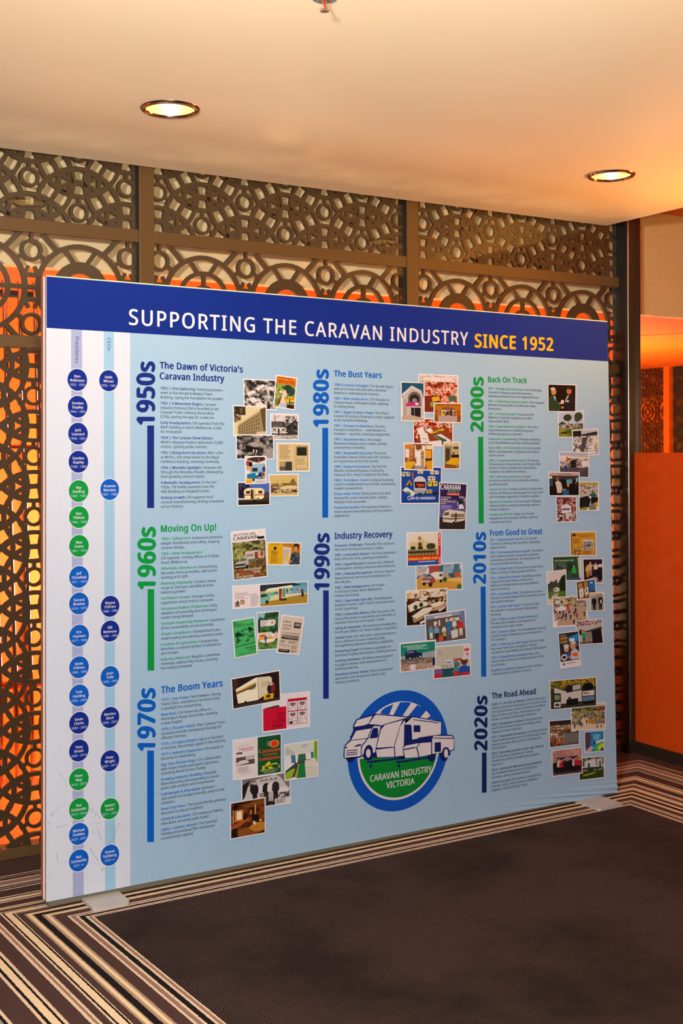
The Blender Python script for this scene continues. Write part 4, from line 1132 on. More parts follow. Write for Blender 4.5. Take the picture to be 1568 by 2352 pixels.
p.R('d9a514', 0,0,.46,1); p.R('b87418', .46,0,1,1); p.E('2a2410', .22,.24,.05,.08); p.T('2a1c08', 'CARAVAN WEEK', .08,.07,.36,.045,1); p.lines('4a3a10', .1,.34,.36,.56,6,2); p.lines('8a6a10', .08,.36,.58,.95,14,3)
p.P('d0c2b4', [(.46,.14),(.72,.2),(.7,1),(.46,1)]); p.lines('a89888', .48,.68,.3,.9,8,6); p.P('2c3440', [(.72,.52),(.8,.42),(.96,.44),(1,.6),(1,1),(.66,1)]); p.N(['1c2430','3c4654','525c6a'], 25, 12, 12, (.76,.46,.98,.98)); p.E('1c1410', .87,.16,.08,.18); p.E('c88a5c', .86,.24,.055,.12); p.R('e0c02c', .56,.56,.66,.86); p.E('b87a50', .7,.86,.06,.06); p.done()
p = photo('E', (147,990,1338,912,1338,1272,152,1362), 'wide white brochure with a green and cream caravan on the right')
p.R('e4d9dc', 0,0,1,1); p.T('3a2226', 'Caravans', .02,.36,.19,.06,.8); p.T('3a2226', 'designed so that you enjoy', .02,.435,.215,.05,.8); p.T('3a2226', 'every precious', .02,.51,.14,.05,.8); p.T('3a2226', 'second of holiday fun!', .02,.585,.19,.05,.8)
p.R('8a7468', .02,.72,.08,.95); p.R('4a3a34', .045,.66,.065,.85); p.N(['7a3a20','c8a070','a83420','e0d0b0'], 27, 5, 5, (.09,.63,.15,.85)); p.lines('a89a9e', .225,.345,.38,.98,20,7)
p.R('5c96b4', .355,0,1,.52); p.P('242c34', [(.355,.02),(.8,.0),(.93,.12),(.355,.2)]); p.N(['141c1c','2c3c34'], 28, 8, 10, (.355,.1,.47,.4)); p.R('b8a070', .355,.30,.6,.5); p.P('a8842c', [(.355,1),(.355,.8),(1,.55),(1,1)]); p.R('6aa4c0', .72,.18,1,.5)
p.P('d8d0a0', [(.42,.30),(.46,.2),(.78,.10),(.80,.2),(.80,.62),(.66,.72),(.44,.8)]); p.P('efe8d0', [(.42,.3),(.46,.2),(.78,.10),(.8,.16),(.62,.22)]); p.R('6cae9c', .44,.38,.54,.56); p.R('4c8a88', .54,.36,.6,.5); p.R('3a2a24', .61,.24,.645,.8); p.P('b8402c', [(.625,.34),(.655,.3),(.65,.6),(.62,.78)]); p.R('5a8a78', .66,.22,.69,.66); p.R('5c9ca8', .70,.24,.74,.44); p.R('3e7a74', .70,.28,.735,.42); p.R('4a8a94', .755,.24,.8,.4); p.R('58a4b8', .69,.44,.8,.5)
p.P('7ab0a0', [(.355,.46),(.40,.40),(.46,.42),(.49,.56),(.49,.72),(.46,.84),(.355,.92)]); p.P('28403c', [(.36,.46),(.40,.43),(.445,.45),(.455,.55),(.36,.6)]); p.E('1c1c18', .445,.82,.02,.09); p.E('1c1c18', .66,.76,.016,.06); p.E('1c1c18', .695,.75,.016,.06); p.H(.86,.52,.28,'b85a3c','d8b090'); p.H(.93,.62,.36,'5a3a34','2c2c34'); p.R('1c1c1c', .92,.5,.95,.68); p.done()
p = photo('E', (528,1408,892,1378,868,1985,540,2005), 'guide book cover with tents and a boat under trees')
p.N(['122c1c','1e4426','2c5c30','4a7c3c'], 31, 18, 20, (0,0,1,.58)); p.P('8ab8c8', [(.02,.0),(.36,0),(.3,.16),(.1,.1),(.02,.2)]); p.N(['2c5428','4c7c34','6a9440'], 32, 18, 12, (0,.72,1,1)); p.R('e8c9b0', .0,.54,.55,.62); p.P('d85a34', [(.05,.62),(.32,.58),(.36,.66),(.05,.68)]); p.E('c8d0d4', .6,.6,.14,.07); p.P('e8b09c', [(.82,.6),(.9,.52),(1,.6),(1,.7),(.8,.7)])
p.P('e2a422', [(.02,.7),(.3,.66),(.7,.66),(.86,.72),(.5,.76),(.05,.76)]); p.P('ece2d4', [(.05,.75),(.9,.72),(.8,.80),(.4,.84),(.12,.8)]); p.H(.38,.84,.24,'2c4a9c','3a5aac'); p.P('d84a24', [(.48,.9),(.56,.82),(.62,.84),(.52,.93)]); p.P('e6dad8', [(.12,.20),(.80,.20),(.88,.28),(.80,.37),(.12,.37)])
for q, s in enumerate(('OUTDOOR', 'TOURIST', 'GUIDE')): p.T('2c1c1c', s, .15,.25+.05*q,(.52,.46,.38)[q],.032,1)
p.E('8a4a3a', .70,.285,.07,.045); p.E('e6dad8', .70,.285,.05,.032); p.E('8a4a3a', .70,.285,.025,.02); p.done()
p = photo('E', (135,1535,497,1475,545,2060,183,2133), 'bright green show catalogue cover')
p.R('46b264', 0,0,1,1)
for q, (s, a) in enumerate((('BIG', .20), ('BRIGHT', .44), ('HOLIDAY SHOW', .98))): p.T('0e2a1a', s, .03,.075+.052*q,a,.045,1.3)
p.N(['46b264','46b264','46b264','1c5a34','0e2a1a'], 35, 22, 20, (.05,.24,.95,.66)); p.L('10301c', .02, [(.15,.32),(.5,.28),(.9,.34)]); p.E('10301c', .78,.27,.1,.04)
p.L('10301c', .03, [(.0,.72),(1,.68)]); p.T('0e2a1a', 'CARAVAN', .48,.82,.98,.05,1.5); p.T('0e2a1a', 'SHOW', .66,.885,.98,.045,1.5); p.T('0e2a1a', 'OFFICIAL CATALOGUE', .2,.95,.98,.03,.8); p.done()
p = photo('E', (918,1440,1282,1482,1192,2078,828,2045), 'cream advertising sheet with black headings')
p.R('d2bfae', 0,0,1,1); p.T('1c1816', 'ELIMINATE', .08,.17,.46,.045,1.4); p.T('1c1816', 'SAFEGUARD', .09,.27,.50,.045,1.4); p.R('3a3632', .60,.14,.92,.30); p.R('9a8f84', .66,.17,.88,.24); p.lines('6a5c50', .1,.5,.31,.37,4,2); p.T('1c1816', '1 & 2 LEVEL-RIDE TOWING UNIT', .1,.47,.92,.035,1.3)
p.R('8a7f74', .1,.50,.92,.60); p.P('1a1614', [(.08,.57),(.5,.60),(.9,.60),(.9,.63),(.12,.62)]); p.T('1c1816', 'LEVEL', .5,.565,.88,.03,1.2); p.lines('5c5048', .08,.36,.66,.74,4,3); p.lines('5c5048', .46,.94,.66,.74,6,4); p.L('2a2420', .018, [(.06,.80),(.2,.77),(.3,.83),(.42,.78),(.56,.82)]); p.lines('6a5c50', .62,.96,.78,.88,7,5); p.R('161412', .06,.90,.56,.985); p.lines('c8b8a8', .12,.5,.925,.96,1); p.lines('3a322c', .60,.92,.91,.97,3,6); p.done()

# 1970s
p = photo('F', (492,430,1098,365,1098,815,497,893), 'red and white exhibition leaflet with small caravan pictures')
p.R('e4d8dc', 0,0,1,1); p.R('c80e34', .0,.34,.5,.99)
for q, (s, a) in enumerate((('CARAVAN', .30), ('CARAVAN', .30), ('AND CAMPING', .18), ('EXHIBITION', .26))): p.T('3a0812', s, a,.66+.05*q,.47,.036,1)
p.lines('3a0812', .30,.47,.50,.58,3,2); p.lines('3a0812', .2,.47,.86,.93,2,3); p.P('3a3034', [(.05,.33),(.2,.30),(.32,.28),(.36,.31),(.34,.34),(.05,.36)])
p.R('b81030', .53,.14,.95,.90)
for c in range(2):
    for r in range(2):
        a, b = .545+.205*c, .22+.30*r; p.R('e8dce0', a,b,a+.19,b+.27); p.C('8a8084', a+.03,b+.03,a+.16,b+.14,None,'2a2628'); p.lines('8a7c80', a+.01,a+.12,b+.17,b+.25,4,c+r); p.T('1c1618', '%d' % (1+c+2*r), a+.14,b+.23,a+.17,b+.0-b+.06,1)
p.R('e8dce0', .545,.80,.94,.885); p.T('c01030', 'Walk Radiance', .62,.83,.80,.03,1); p.T('1a1416', '790-2222', .7,.875,.84,.036,1.2); p.E('1a1416', .60,.84,.04,.035); p.done()
p = photo('F', (100,210,720,100,733,487,123,605), 'night photo of a cream caravan with a couple and yellow case')
p.R('241612', 0,0,1,1); p.R('3c2a22', .0,.0,.12,.4); p.P('d8c9ac', [(.07,.36),(.46,.10),(.52,.08),(.80,.12),(.84,.20),(.84,.62),(.52,.86),(.10,.86),(.08,.6)]); p.P('efe4cc', [(.07,.36),(.46,.10),(.53,.08),(.53,.86),(.10,.86)]); p.P('c88a28', [(.07,.45),(.5,.24),(.5,.32),(.07,.50)]); p.P('4a2c1a', [(.07,.50),(.5,.32),(.5,.38),(.07,.54)])
p.P('5c6440', [(.35,.36),(.48,.30),(.48,.44),(.35,.48)]); p.L('6a5c48', .008, [(.54,.1),(.54,.86)]); p.P('c9b898', [(.60,.26),(.78,.26),(.78,.44),(.60,.46)]); p.E('241a16', .26,.88,.03,.07); p.H(.78,.84,.5,'1c1a2a','1c1a24'); p.H(.86,.84,.5,'7a241c','6a2018'); p.R('e0a818', .65,.72,.86,.90); p.E('4a3008', .75,.8,.05,.06); p.R('382c28', 0,.9,1,1); p.done()
p = photo('F', (230,1470,850,1370,853,1778,235,1870), 'black and white news photo of men standing by a caravan')
p.R('77706e', 0,0,1,1); p.P('c8c0be', [(.1,.3),(.26,.08),(.7,.0),(.8,.1),(1,.55),(1,.7),(0,.75),(.04,.5)]); p.N(BW, 41, 20, 8, (.66,.5,1,.8)); p.P('e0d8d6', [(.7,.40),(1,.5),(.98,.62),(.72,.6)]); p.P('1c1a1a', [(.0,.2),(.16,.05),(.05,.6),(0,.7)]); p.R('2a2626', .16,.2,.3,.46)
for u, c, l in ((.26,'1c1a1c','1c1a1c'),(.41,'d8d0ce','8a8280'),(.5,'1c1a1c','2a2626'),(.6,'ddd5d3','b8b0ae'),(.7,'2a2628','1c1a1c')): p.H(u, .86, .76, c, l, 'c0b6b2', '2c2828')
p.N(BW[:4], 42, 18, 6, (.3,.86,.68,1)); p.R('d8d0cc', .68,.8,1,1); p.lines('3a3636', .7,.97,.83,.98,6,3); p.done()
p = photo('F', (120,980,740,893,742,1400,125,1493), 'pair of posters, one pale with red script, one green with a red sun')
p.R('e4dada', 0,0,1,1); p.R('c8b8b6', .05,.08,.44,.94); p.R('e2d8d8', .055,.085,.435,.935); p.lines('8a7876', .1,.34,.15,.17,1); p.T('c8341c', 'Capricorn', .10,.27,.42,.07,1.2); p.T('c8341c', 'caravans', .20,.31,.40,.04,1.2); p.N(['4a3030','6a4a48','2a1c1c'], 44, 8, 3, (.06,.32,.18,.37))
p.R('5c4644', .05,.45,.44,.66); p.R('c8bcba', .25,.46,.44,.54); p.P('d8d0ce', [(.05,.60),(.12,.55),(.2,.53),(.3,.56),(.32,.62),(.06,.65)]); p.lines('a08e8c', .08,.40,.71,.86,9,3); p.T('b83a28', 'a caravan of its own', .14,.895,.36,.02)
p.R('14502c', .505,.0,1,.985); p.E('d8862c', .86,.22,.11,.10, 12); p.E('d8341c', .86,.22,.075,.07)
for q, s in enumerate(('Come', 'for the time', 'of your life')): p.T('d8e0d0', s, .70,.16+.045*q,.79,.026)
p.T('dc4a24', 'Caravan', .53,.42,.985,.09,1.8); p.T('dc4a24', '+camping', .60,.50,.92,.05,1.4); p.T('dc4a24', 'Exhibition', .54,.62,.985,.075,1.8); p.P('d8c81c', [(.56,.88),(.64,.78),(.68,.72),(.72,.68),(.76,.66),(.78,.74),(.9,.72),(.96,.78),(.98,.86)]); p.N(['14502c','d8c81c'], 45, 12, 5, (.6,.76,.95,.86)); p.T('d8e0d0', 'Tuesday Sept 21-Sunday 30', .58,.915,.93,.026); p.T('d8e0d0', 'Exhibition Buildings', .64,.955,.87,.024); p.done()
p = photo('F', (768,1035,1200,972,1200,1440,772,1497), 'photo of a lime green caravan interior')
p.R('d2d4c8', 0,0,1,.42); p.P('b8bcb0', [(0,.05),(.28,.22),(.28,.36),(0,.30)]); p.R('a8bcc4', .5,.05,.68,.13); p.R('6ca41c', .9,0,1,.62); p.R('3c4c44', .28,.32,.8,.6); p.R('2c6a4c', .42,.34,.6,.5); p.P('e0dcd4', [(.02,.30),(.16,.3),(.1,.62),(.02,.68)]); p.R('3a78b0', .18,.32,.28,.54); p.P('e4e0d8', [(.30,.3),(.40,.32),(.38,.55),(.32,.55)]); p.P('e4e0d8', [(.62,.32),(.78,.3),(.82,.5),(.64,.5)]); p.R('2c7a7c', .80,.3,.88,.48)
p.P('3a4440', [(0,.75),(.3,.56),(.4,.62),(.28,.95),(0,1)]); p.P('9ab428', [(.02,.80),(.24,.70),(.3,.72),(.2,.95),(.0,1)]); p.P('1e7a3c', [(.42,.6),(.60,.6),(.64,1),(.36,1)]); p.P('d8d4c0', [(.6,.52),(.95,.5),(1,.7),(.62,.7)]); p.P('d0ccc0', [(.62,.7),(1,.7),(1,1),(.66,1)]); p.P('b4a030', [(.28,.95),(.4,.62),(.42,.62),(.36,1)]); p.done()
p = photo('F', (88,1768,535,1693,538,2150,90,2233), 'photo of a dark timber caravan interior with a lit window')
p.R('2a1408', 0,0,1,1); p.N(['1c0d06','3a1c0a','5c2e10','7a4016'], 47, 22, 22); p.P('7a4418', [(.3,.1),(1,.0),(1,.16),(.4,.2)]); p.R('c86a1c', .1,.22,.36,.56); p.R('f0e0c0', .165,.26,.32,.5); p.R('d89048', .70,.12,.74,.5); p.R('c8701c', .56,.28,.62,.40); p.P('a8501c', [(0,.66),(.5,.5),(.62,.54),(.0,.78)]); p.R('201008', .02,.74,.2,1); p.E('1c0c08', .72,.54,.1,.12); p.P('b87a28', [(.5,.78),(.75,.66),(1,.68),(1,.9),(.8,.97),(.58,.86)]); p.P('8a4a1c', [(.18,.82),(.45,.74),(.6,.9),(.9,.94),(.7,1),(.2,1)]); p.E('e0c8a8', .70,.68,.05,.04); p.R('e8d8b8', .66,.6,.7,.68); p.E('e8a838', .88,.62,.04,.04); p.L('e0c8b0', .02, [(.06,.2),(.06,.62)]); p.done()

# 1980s
CROWD = ['5a1a10', 'a83a1c', 'd8542c', 'e8b0a0', 'e0d4c8', '8a4428']
p = photo('G', (1025,158,1408,173,1405,535,1030,530), 'photo of a red carpeted exhibition hall full of vans')
p.N(['d8c4c0','c0a8a4','e4d4cc'], 51, 20, 6, (0,0,1,.24)); p.N(CROWD, 52, 34, 26, (0,.18,1,.9)); p.P('7a2418', [(0,.5),(.6,.45),(.5,1),(0,1)]); p.N(CROWD, 53, 20, 12, (.0,.3,.6,.56)); p.P('d8b020', [(.32,.60),(.52,.57),(.54,.68),(.34,.72)]); p.P('3a6a4c', [(.76,.58),(.92,.52),(.98,.66),(.8,.72)]); p.P('8a9440', [(.28,.74),(.4,.72),(.4,.86),(.28,.86)]); p.lines('e8e0dc', .1,.9,.06,.16,2); p.done()
p = photo('G', (975,570,1360,588,1358,845,978,850), 'photo looking down on white caravans in a hall')
p.N(CROWD, 54, 30, 18); p.P('8a3a1c', [(.2,.4),(.9,.3),(1,1),(0,1)]); p.N(CROWD, 55, 24, 5, (.1,.02,1,.26))
for q in ([(.06,.40),(.2,.30),(.3,.52),(.14,.6)], [(.14,.58),(.34,.52),(.40,.86),(.18,.92)], [(.28,.42),(.42,.34),(.55,.5),(.44,.56)], [(.5,.62),(.7,.56),(.98,.82),(.8,.92)], [(.34,.86),(.7,.8),(.74,1),(.4,1)]): p.P('e2d8d4', q)
p.P('d8b81c', [(.42,.48),(.78,.34),(.78,.42),(.44,.56)]); p.lines('4a3a10', .48,.76,.44,.5,1); p.P('2c5a4c', [(.5,.60),(.52,.56),(.86,.8),(.8,.92)]); p.lines('3a3430', .22,.34,.74,.78,1); p.done()
p = photo('G', (1172,432,1442,435,1438,628,1170,622), 'photo of an amber archway into a showroom')
p.R('b8701c', 0,0,1,1); p.T('2a1608', 'TRAVEL AND PETROL', .06,.11,.95,.09,1); p.P('7a5438', [(.2,.9),(.2,.4),(.32,.2),(.68,.2),(.8,.4),(.8,.9)]); p.N(['3a2418','6a4428','c8a488','e0d0c0'], 56, 16, 8, (.24,.34,.76,.66)); p.R('b49a90', .14,.66,.86,1); p.R('d8b020', .26,.52,.38,.66); p.R('2a2420', .46,.4,.54,.62); p.lines('3a2008', .03,.14,.36,.6,5); p.lines('3a2008', .86,.97,.36,.6,5); p.R('8a4a18', 0,.62,.12,1); p.R('8a4a18', .86,.62,1,1); p.done()
p = photo('G', (858,232,1085,240,1087,612,862,608), 'photo of a grand white arched doorway with a pink banner')
p.R('14506c', 0,0,1,.4); p.P('bcb4b0', [(.02,.3),(.46,.07),(.9,.2),(.98,.34),(1,.9),(.04,.95)]); p.P('d4ccc8', [(.02,.3),(.46,.07),(.9,.2),(.9,.25),(.46,.12),(.04,.36)]); p.E('6a5e5a', .58,.42,.30,.19); p.R('6a5e5a', .28,.42,.88,.62); p.E('24201e', .58,.43,.22,.13); p.E('8a807c', .58,.47,.12,.06); p.P('c02a7c', [(.18,.54),(.8,.5),(.8,.6),(.18,.64)]); p.R('e0d8d8', .62,.53,.76,.59); p.R('1c1a1c', .42,.66,.86,.92); p.R('8a8078', .55,.66,.58,.9); p.R('a89c94', .08,.45,.2,.95); p.P('b8a48c', [(0,.9),(.4,.86),(1,.93),(1,1),(0,1)]); p.done()
p = photo('G', (855,1037,1250,1040,1245,1390,855,1393), 'blue handbook cover with a silver crash helmet')
p.R('0c3c94', 0,0,1,1)
for q in range(1,14): p.R('1c4ca4', q/14,0,q/14+.006,.8); p.R('1c4ca4', 0,q*.06,1,q*.06+.007)
for q, (a,b,d,e,c) in enumerate(((.0,.12,.22,.26,'b8c8a8'),(.4,.08,.55,.18,'e0d8b8'),(.72,.08,.95,.2,'e0d8c8'),(.66,.24,.86,.38,'d8d4c4'),(.66,.38,.92,.54,'e0c840'),(.62,.62,.78,.74,'c8a850'))): p.C(c,a,b,d,e,'b85a2c')
p.P('b88a1c', [(.1,.50),(.2,.34),(.28,.50)]); p.P('2a1c08', [(.17,.5),(.2,.4),(.23,.5)]); p.P('d0d8c8', [(.02,.64),(.12,.55),(.36,.72),(.28,.82)]); p.P('4c6a4c', [(.14,.66),(.24,.72),(.22,.78),(.12,.7)]); p.H(.28,.34,.22,'b8402c','8a6a50'); p.P('1c2418', [(.76,.72),(.96,.68),(.92,.78),(.8,.78)])
p.E('c4c8d0', .46,.42,.16,.18); p.R('b0b4bc', .31,.42,.62,.66); p.P('9a9ea8', [(.31,.64),(.62,.64),(.56,.76),(.38,.76)]); p.P('14161c', [(.32,.40),(.60,.40),(.60,.58),(.34,.58)]); p.P('c8321c', [(.36,.45),(.58,.46),(.56,.54),(.42,.55)]); p.R('1c3a2c', .4,.72,.54,.77); p.T('e4e4ec', '84-85 HANDBOOK', .26,.905,.86,.075,1.2); p.E('e4e4ec', .2,.86,.05,.06); p.E('0c3c94', .2,.86,.035,.045); p.done()
p = photo('G', (885,810,1167,818,1167,1078,888,1070), 'photo of a warm caravan interior with a woman standing')
p.R('8a5a34', 0,0,1,1); p.R('d8b48c', 0,0,.32,.16); p.R('e0d4d0', .02,.2,.16,.58); p.R('b47840', .16,.1,.3,.5); p.R('e4d8cc', .36,.06,.74,.9); p.R('7a4424', .40,.04,.62,.22); p.P('c87c2c', [(0,.06),(.3,.02),(.3,.14),(0,.2)]); p.N(['8a4a2c','c8885c','5c2c1c'], 57, 12, 6, (.02,.54,.42,.78)); p.P('d8a81c', [(.0,.74),(.3,.68),(.38,.74),(.2,1),(0,1)]); p.H(.48,.68,.48,'e8e0e0','e0d8d8','b87a54'); p.R('b49070', .58,.26,.70,.9); p.R('5a3c28', .6,.36,.68,.40); p.R('5a3c28', .6,.5,.68,.54); p.R('e0981c', .74,.24,.96,.6); p.P('d8941c', [(.74,.7),(1,.62),(1,1),(.82,1)]); p.R('3a2c24', .74,.56,1,.64); p.R('a09088', .36,.86,.72,1); p.R('e4ccb0', .76,.04,1,.2); p.done()
p = photo('G', (1262,802,1422,803,1422,1065,1260,1065), 'photo of a caravan bed with a yellow cover')
p.R('8a7a54', 0,0,1,1); p.R('d0b890', 0,0,1,.12); p.R('4a3420', .08,.22,.36,.72); p.R('b4a880', .46,.12,.98,.46); p.R('3a342c', .6,.16,.94,.24); p.R('1c1814', .56,.38,.68,.44); p.R('2a1c14', .46,.46,.98,.58); p.P('d8a41c', [(.44,.60),(.92,.58),(1,.8),(.8,.9),(.1,.82)]); p.P('8a4a1c', [(.06,.82),(.8,.88),(.8,1),(.04,.98)]); p.E('d0c8c0', .3,.1,.06,.03); p.R('5c8a4c', .0,.6,.1,.72); p.done()
p = photo('G', (1222,1185,1490,1198,1475,1643,1210,1640), 'dark purple magazine cover with a pale caravan')
p.R('2a1c4c', 0,0,1,.62); p.R('4a3c8c', 0,.34,.7,.62); p.P('5c5890', [(0,.56),(1,.54),(1,.75),(0,.75)]); p.R('2a2420', 0,.74,1,1); p.T('eee8ec', 'CARAVAN', .02,.135,.78,.115,1.2); p.T('50b080', 'WORLD', .29,.19,.74,.045,1.4); p.R('cc2a1c', .26,.20,.76,.255); p.T('f0d8d0', '& OUTDOOR LIFE', .29,.245,.73,.028,1)
for q, (s, c, u) in enumerate((('VIC VAN SHOW', 'e0dce8', .42), ('REVIEWED', 'e0dce8', .30), ('16 PAGE CENTRALIAN', 'e8d020', .60), ('LIFTOUT', 'e8d020', .24))): p.T(c, s, .03,.32+.045*q,u,.03,1.2)
p.lines('a8a0c8', .04,.6,.48,.56,4,3); p.N(['14101c','4a4468','a8a0b8'], 58, 10, 12, (.66,.27,1,.56)); p.P('d8d0dc', [(.72,.46),(.86,.44),(.96,.54),(.74,.55)])
p.P('d0c4b4', [(.12,.72),(.2,.60),(.36,.57),(.92,.60),(.98,.64),(.98,.80),(.5,.86),(.14,.84)]); p.P('5c4c40', [(.19,.64),(.36,.62),(.36,.69),(.18,.71)]); p.P('7a6a5c', [(.44,.66),(.95,.66),(.96,.72),(.44,.74)]); p.P('6a4c38', [(.14,.75),(.44,.76),(.97,.74),(.97,.76),(.44,.79),(.14,.78)]); p.R('3a302a', .6,.64,.66,.83); p.E('1c1814', .56,.85,.04,.03); p.done()

# 1990s
p = photo('H', (1000,400,1447,377,1448,640,1005,650), 'photo of a red four-wheel drive and camper trailer before city towers')
p.N(['8aa4b8','6a8498','b8c8d0','4c6478'], 61, 16, 8, (0,0,1,.42)); p.R('a8443c', .28,.0,.5,.32); p.R('3c6478', .5,.0,.58,.36); p.R('88a8b8', .6,.08,.8,.4); p.R('4c7088', .82,.0,.95,.36); p.R('e0d8d0', .02,.1,.26,.36); p.lines('5a4c44', .03,.25,.12,.34,5); p.N(['3c6a4c','2c4a8a','b8a080'], 62, 22, 5, (0,.36,1,.56)); p.R('c8963c', 0,.54,1,1); p.P('e0b45c', [(.5,.6),(1,.55),(1,.75)]); p.E('b45a30', .9,.42,.07,.1)
p.P('dcd4cc', [(.3,.36),(.4,.28),(.58,.3),(.6,.5),(.55,.6),(.38,.58)]); p.R('3c3c3c', .5,.38,.57,.48); p.P('9c4444', [(.12,.56),(.2,.46),(.34,.44),(.4,.56),(.4,.72),(.32,.78),(.1,.72)]); p.P('6ca4a4', [(.17,.54),(.22,.48),(.33,.47),(.32,.55)]); p.R('c4b8b0', .1,.62,.28,.7); p.E('1c1a18', .16,.76,.035,.07); p.E('1c1a18', .3,.8,.04,.09); p.E('1c1a18', .53,.66,.03,.07); p.E('2c5c2c', .62,.6,.05,.1); p.E('3c6c30', .95,.9,.06,.1); p.P('d8883c', [(.6,1),(.7,.88),(.9,1)]); p.done()
p = photo('H', (915,95,1250,85,1250,405,918,422), 'red and blue show poster with a domed building')
p.R('dcd0c0', 0,0,1,.5); p.P('d0b888', [(.06,.48),(.06,.30),(.14,.26),(.3,.28),(.34,.2),(.48,.18),(.5,.26),(.62,.26),(.66,.32),(.86,.32),(.86,.5)]); p.P('a07c44', [(.30,.16),(.36,.09),(.42,.16)]); p.E('a87c40', .36,.16,.06,.06); p.E('5a4420', .37,.35,.06,.07); p.E('2c3420', .16,.46,.08,.06); p.E('2c3420', .38,.46,.08,.06); p.E('3a3c24', .7,.42,.14,.10); p.R('8a7c4c', 0,.5,.9,.7); p.lines('2c2414', .02,.9,.56,.68,1)
for q in range(8): p.R('2a2418', .1+.1*q,.56,.115+.1*q,.7)
p.R('cc1c1c', 0,.70,.92,.86); p.T('f0d82c', 'CARAVAN & CAMPING SHOW', .01,.83,.91,.075,1.6); p.R('1c54a8', 0,.86,.92,1); p.lines('c4d4ec', .32,.88,.88,.93,1); p.R('cc1c20', .92,0,1,1)
p.k += 1; a, b, c = p.loc(*p.i(.94,.03)), p.loc(*p.i(.94,.40)), p.loc(*p.i(.985,.03)); text_fit(p.m, 'MAY 3-9', a, b, c, lin('f0e0e0'), p.y-.000012*p.k, .8, 2)
a, b, c = p.loc(*p.i(.94,.74)), p.loc(*p.i(.94,.97)), p.loc(*p.i(.985,.74)); text_fit(p.m, '1990', a, b, c, lin('f0e0e0'), p.y-.000012*p.k, .8, 2); p.done()
p = photo('H', (905,645,1303,618,1303,960,907,988), 'evening photo looking over white caravan roofs in a hall')
p.N(['1c100c','4a2c1c','8a5a34','d8b88c','2c1c14'], 63, 30, 24); p.N(['c8a880','e8dcc8','7a5434'], 64, 26, 6, (0,0,1,.22)); p.R('1c1814', 0,.62,1,1)
for q in ([(.02,.42),(.24,.30),(.5,.34),(.54,.44),(.2,.56),(.1,.6)], [(.12,.74),(.42,.52),(.66,.50),(.6,.62),(.24,.82)], [(.58,.42),(.8,.36),(1,.38),(.84,.48),(.66,.52)], [(.3,.24),(.5,.2),(.52,.27),(.36,.31)]): p.P('ded4c4', q)
p.P('a8865c', [(.14,.78),(.24,.82),(.6,.62),(.5,.78),(.18,.94)]); p.P('b89468', [(.66,.52),(.84,.48),(1,.40),(.98,.54),(.7,.62)]); p.P('d8ccc0', [(.32,.92),(.5,.84),(.48,.92),(.34,1)]); p.P('d8ccc0', [(.8,.6),(.96,.52),(.96,.56),(.82,.66)]); p.E('2c3c1c', .36,.42,.05,.07); p.E('2c3c1c', .22,.48,.05,.07); p.done()
p = photo('H', (1083,878,1473,820,1487,1108,1098,1160), 'photo of visitors at a grey exhibition booth')
p.R('5a504c', 0,0,1,1); p.R('8a9cb4', 0,0,1,.14); p.P('d4d0d0', [(.22,.06),(.66,.06),(.66,.14),(.22,.14)]); p.lines('b44a4c', .32,.56,.09,.12,1); p.R('cfc8c4', .5,.2,.86,.32); p.R('d8d4d0', .2,.25,.28,.42); p.R('d8d4d0', .32,.22,.36,.42); p.R('6a7ca8', .88,0,1,.6)
for u, v, h, c, l in ((.12,.84,.5,'4c94b8','e0dcd8'),(.26,.9,.54,'7a9cb4','1c1c20'),(.45,.86,.44,'d4d4d0','3a3a44'),(.58,.8,.6,'2c6c9c','4a6ca0'),(.72,.72,.48,'d8d0cc','8a8078'),(.88,.86,.6,'cc2c1c','d8c8b8'),(.46,.96,.34,'b8a83c','20201c')): p.H(u,v,h,c,l,'b87a58')
p.P('d4ccc8', [(.62,.66),(.8,.62),(.8,.9),(.64,.94)]); p.P('dc4c24', [(.3,.82),(.4,.76),(.42,.94),(.32,.98)]); p.done()
p = photo('H', (1165,1175,1522,1145,1525,1450,1165,1488), 'photo of a classroom of seated people and whiteboards')
p.R('bcb6a8', 0,0,1,1); p.R('d4c8cc', .82,0,1,.5); p.R('c8342c', .85,.12,.98,.2); p.R('c8342c', .9,.28,.96,.34); p.E('5c5c58', .17,.20,.035,.05); p.E('d0ccc0', .17,.20,.022,.033); p.R('1c4c5c', .0,.72,1,1); p.R('d8d4cc', .32,.44,.5,.58); p.R('6c7c9c', .34,.5,.48,.55); p.L('2a2a2a', .008, [(.38,.58),(.36,.8)]); p.L('2a2a2a', .008, [(.46,.58),(.48,.8)]); p.R('b84438', .54,.42,.76,.5); p.H(.6,.78,.36,'3c78b4','2c3c5c')
p.P('2c94a4', [(.5,.84),(.6,.7),(.72,.72),(.74,.9),(.55,.96)]); p.E('7a6450', .66,.62,.06,.08); p.P('1c4ca4', [(.66,.86),(.74,.68),(.9,.66),(.98,.84),(.95,.96),(.7,.98)]); p.E('5c3424', .84,.52,.1,.14); p.E('d0cccc', .85,.42,.09,.07); p.E('b82c34', .84,.98,.16,.09); p.E('7c5490', .12,.84,.12,.14); p.E('b42c30', .1,.94,.12,.08); p.E('b8342c', .6,.9,.08,.1); p.E('d8d0c8', .12,.66,.08,.05); p.P('a49c90', [(.2,.62),(.36,.6),(.34,.66),(.2,.68)]); p.done()
p = photo('H', (847,1140,1192,1108,1195,1385,850,1425), 'photo of a dark blue four-wheel drive on a gravel mound')
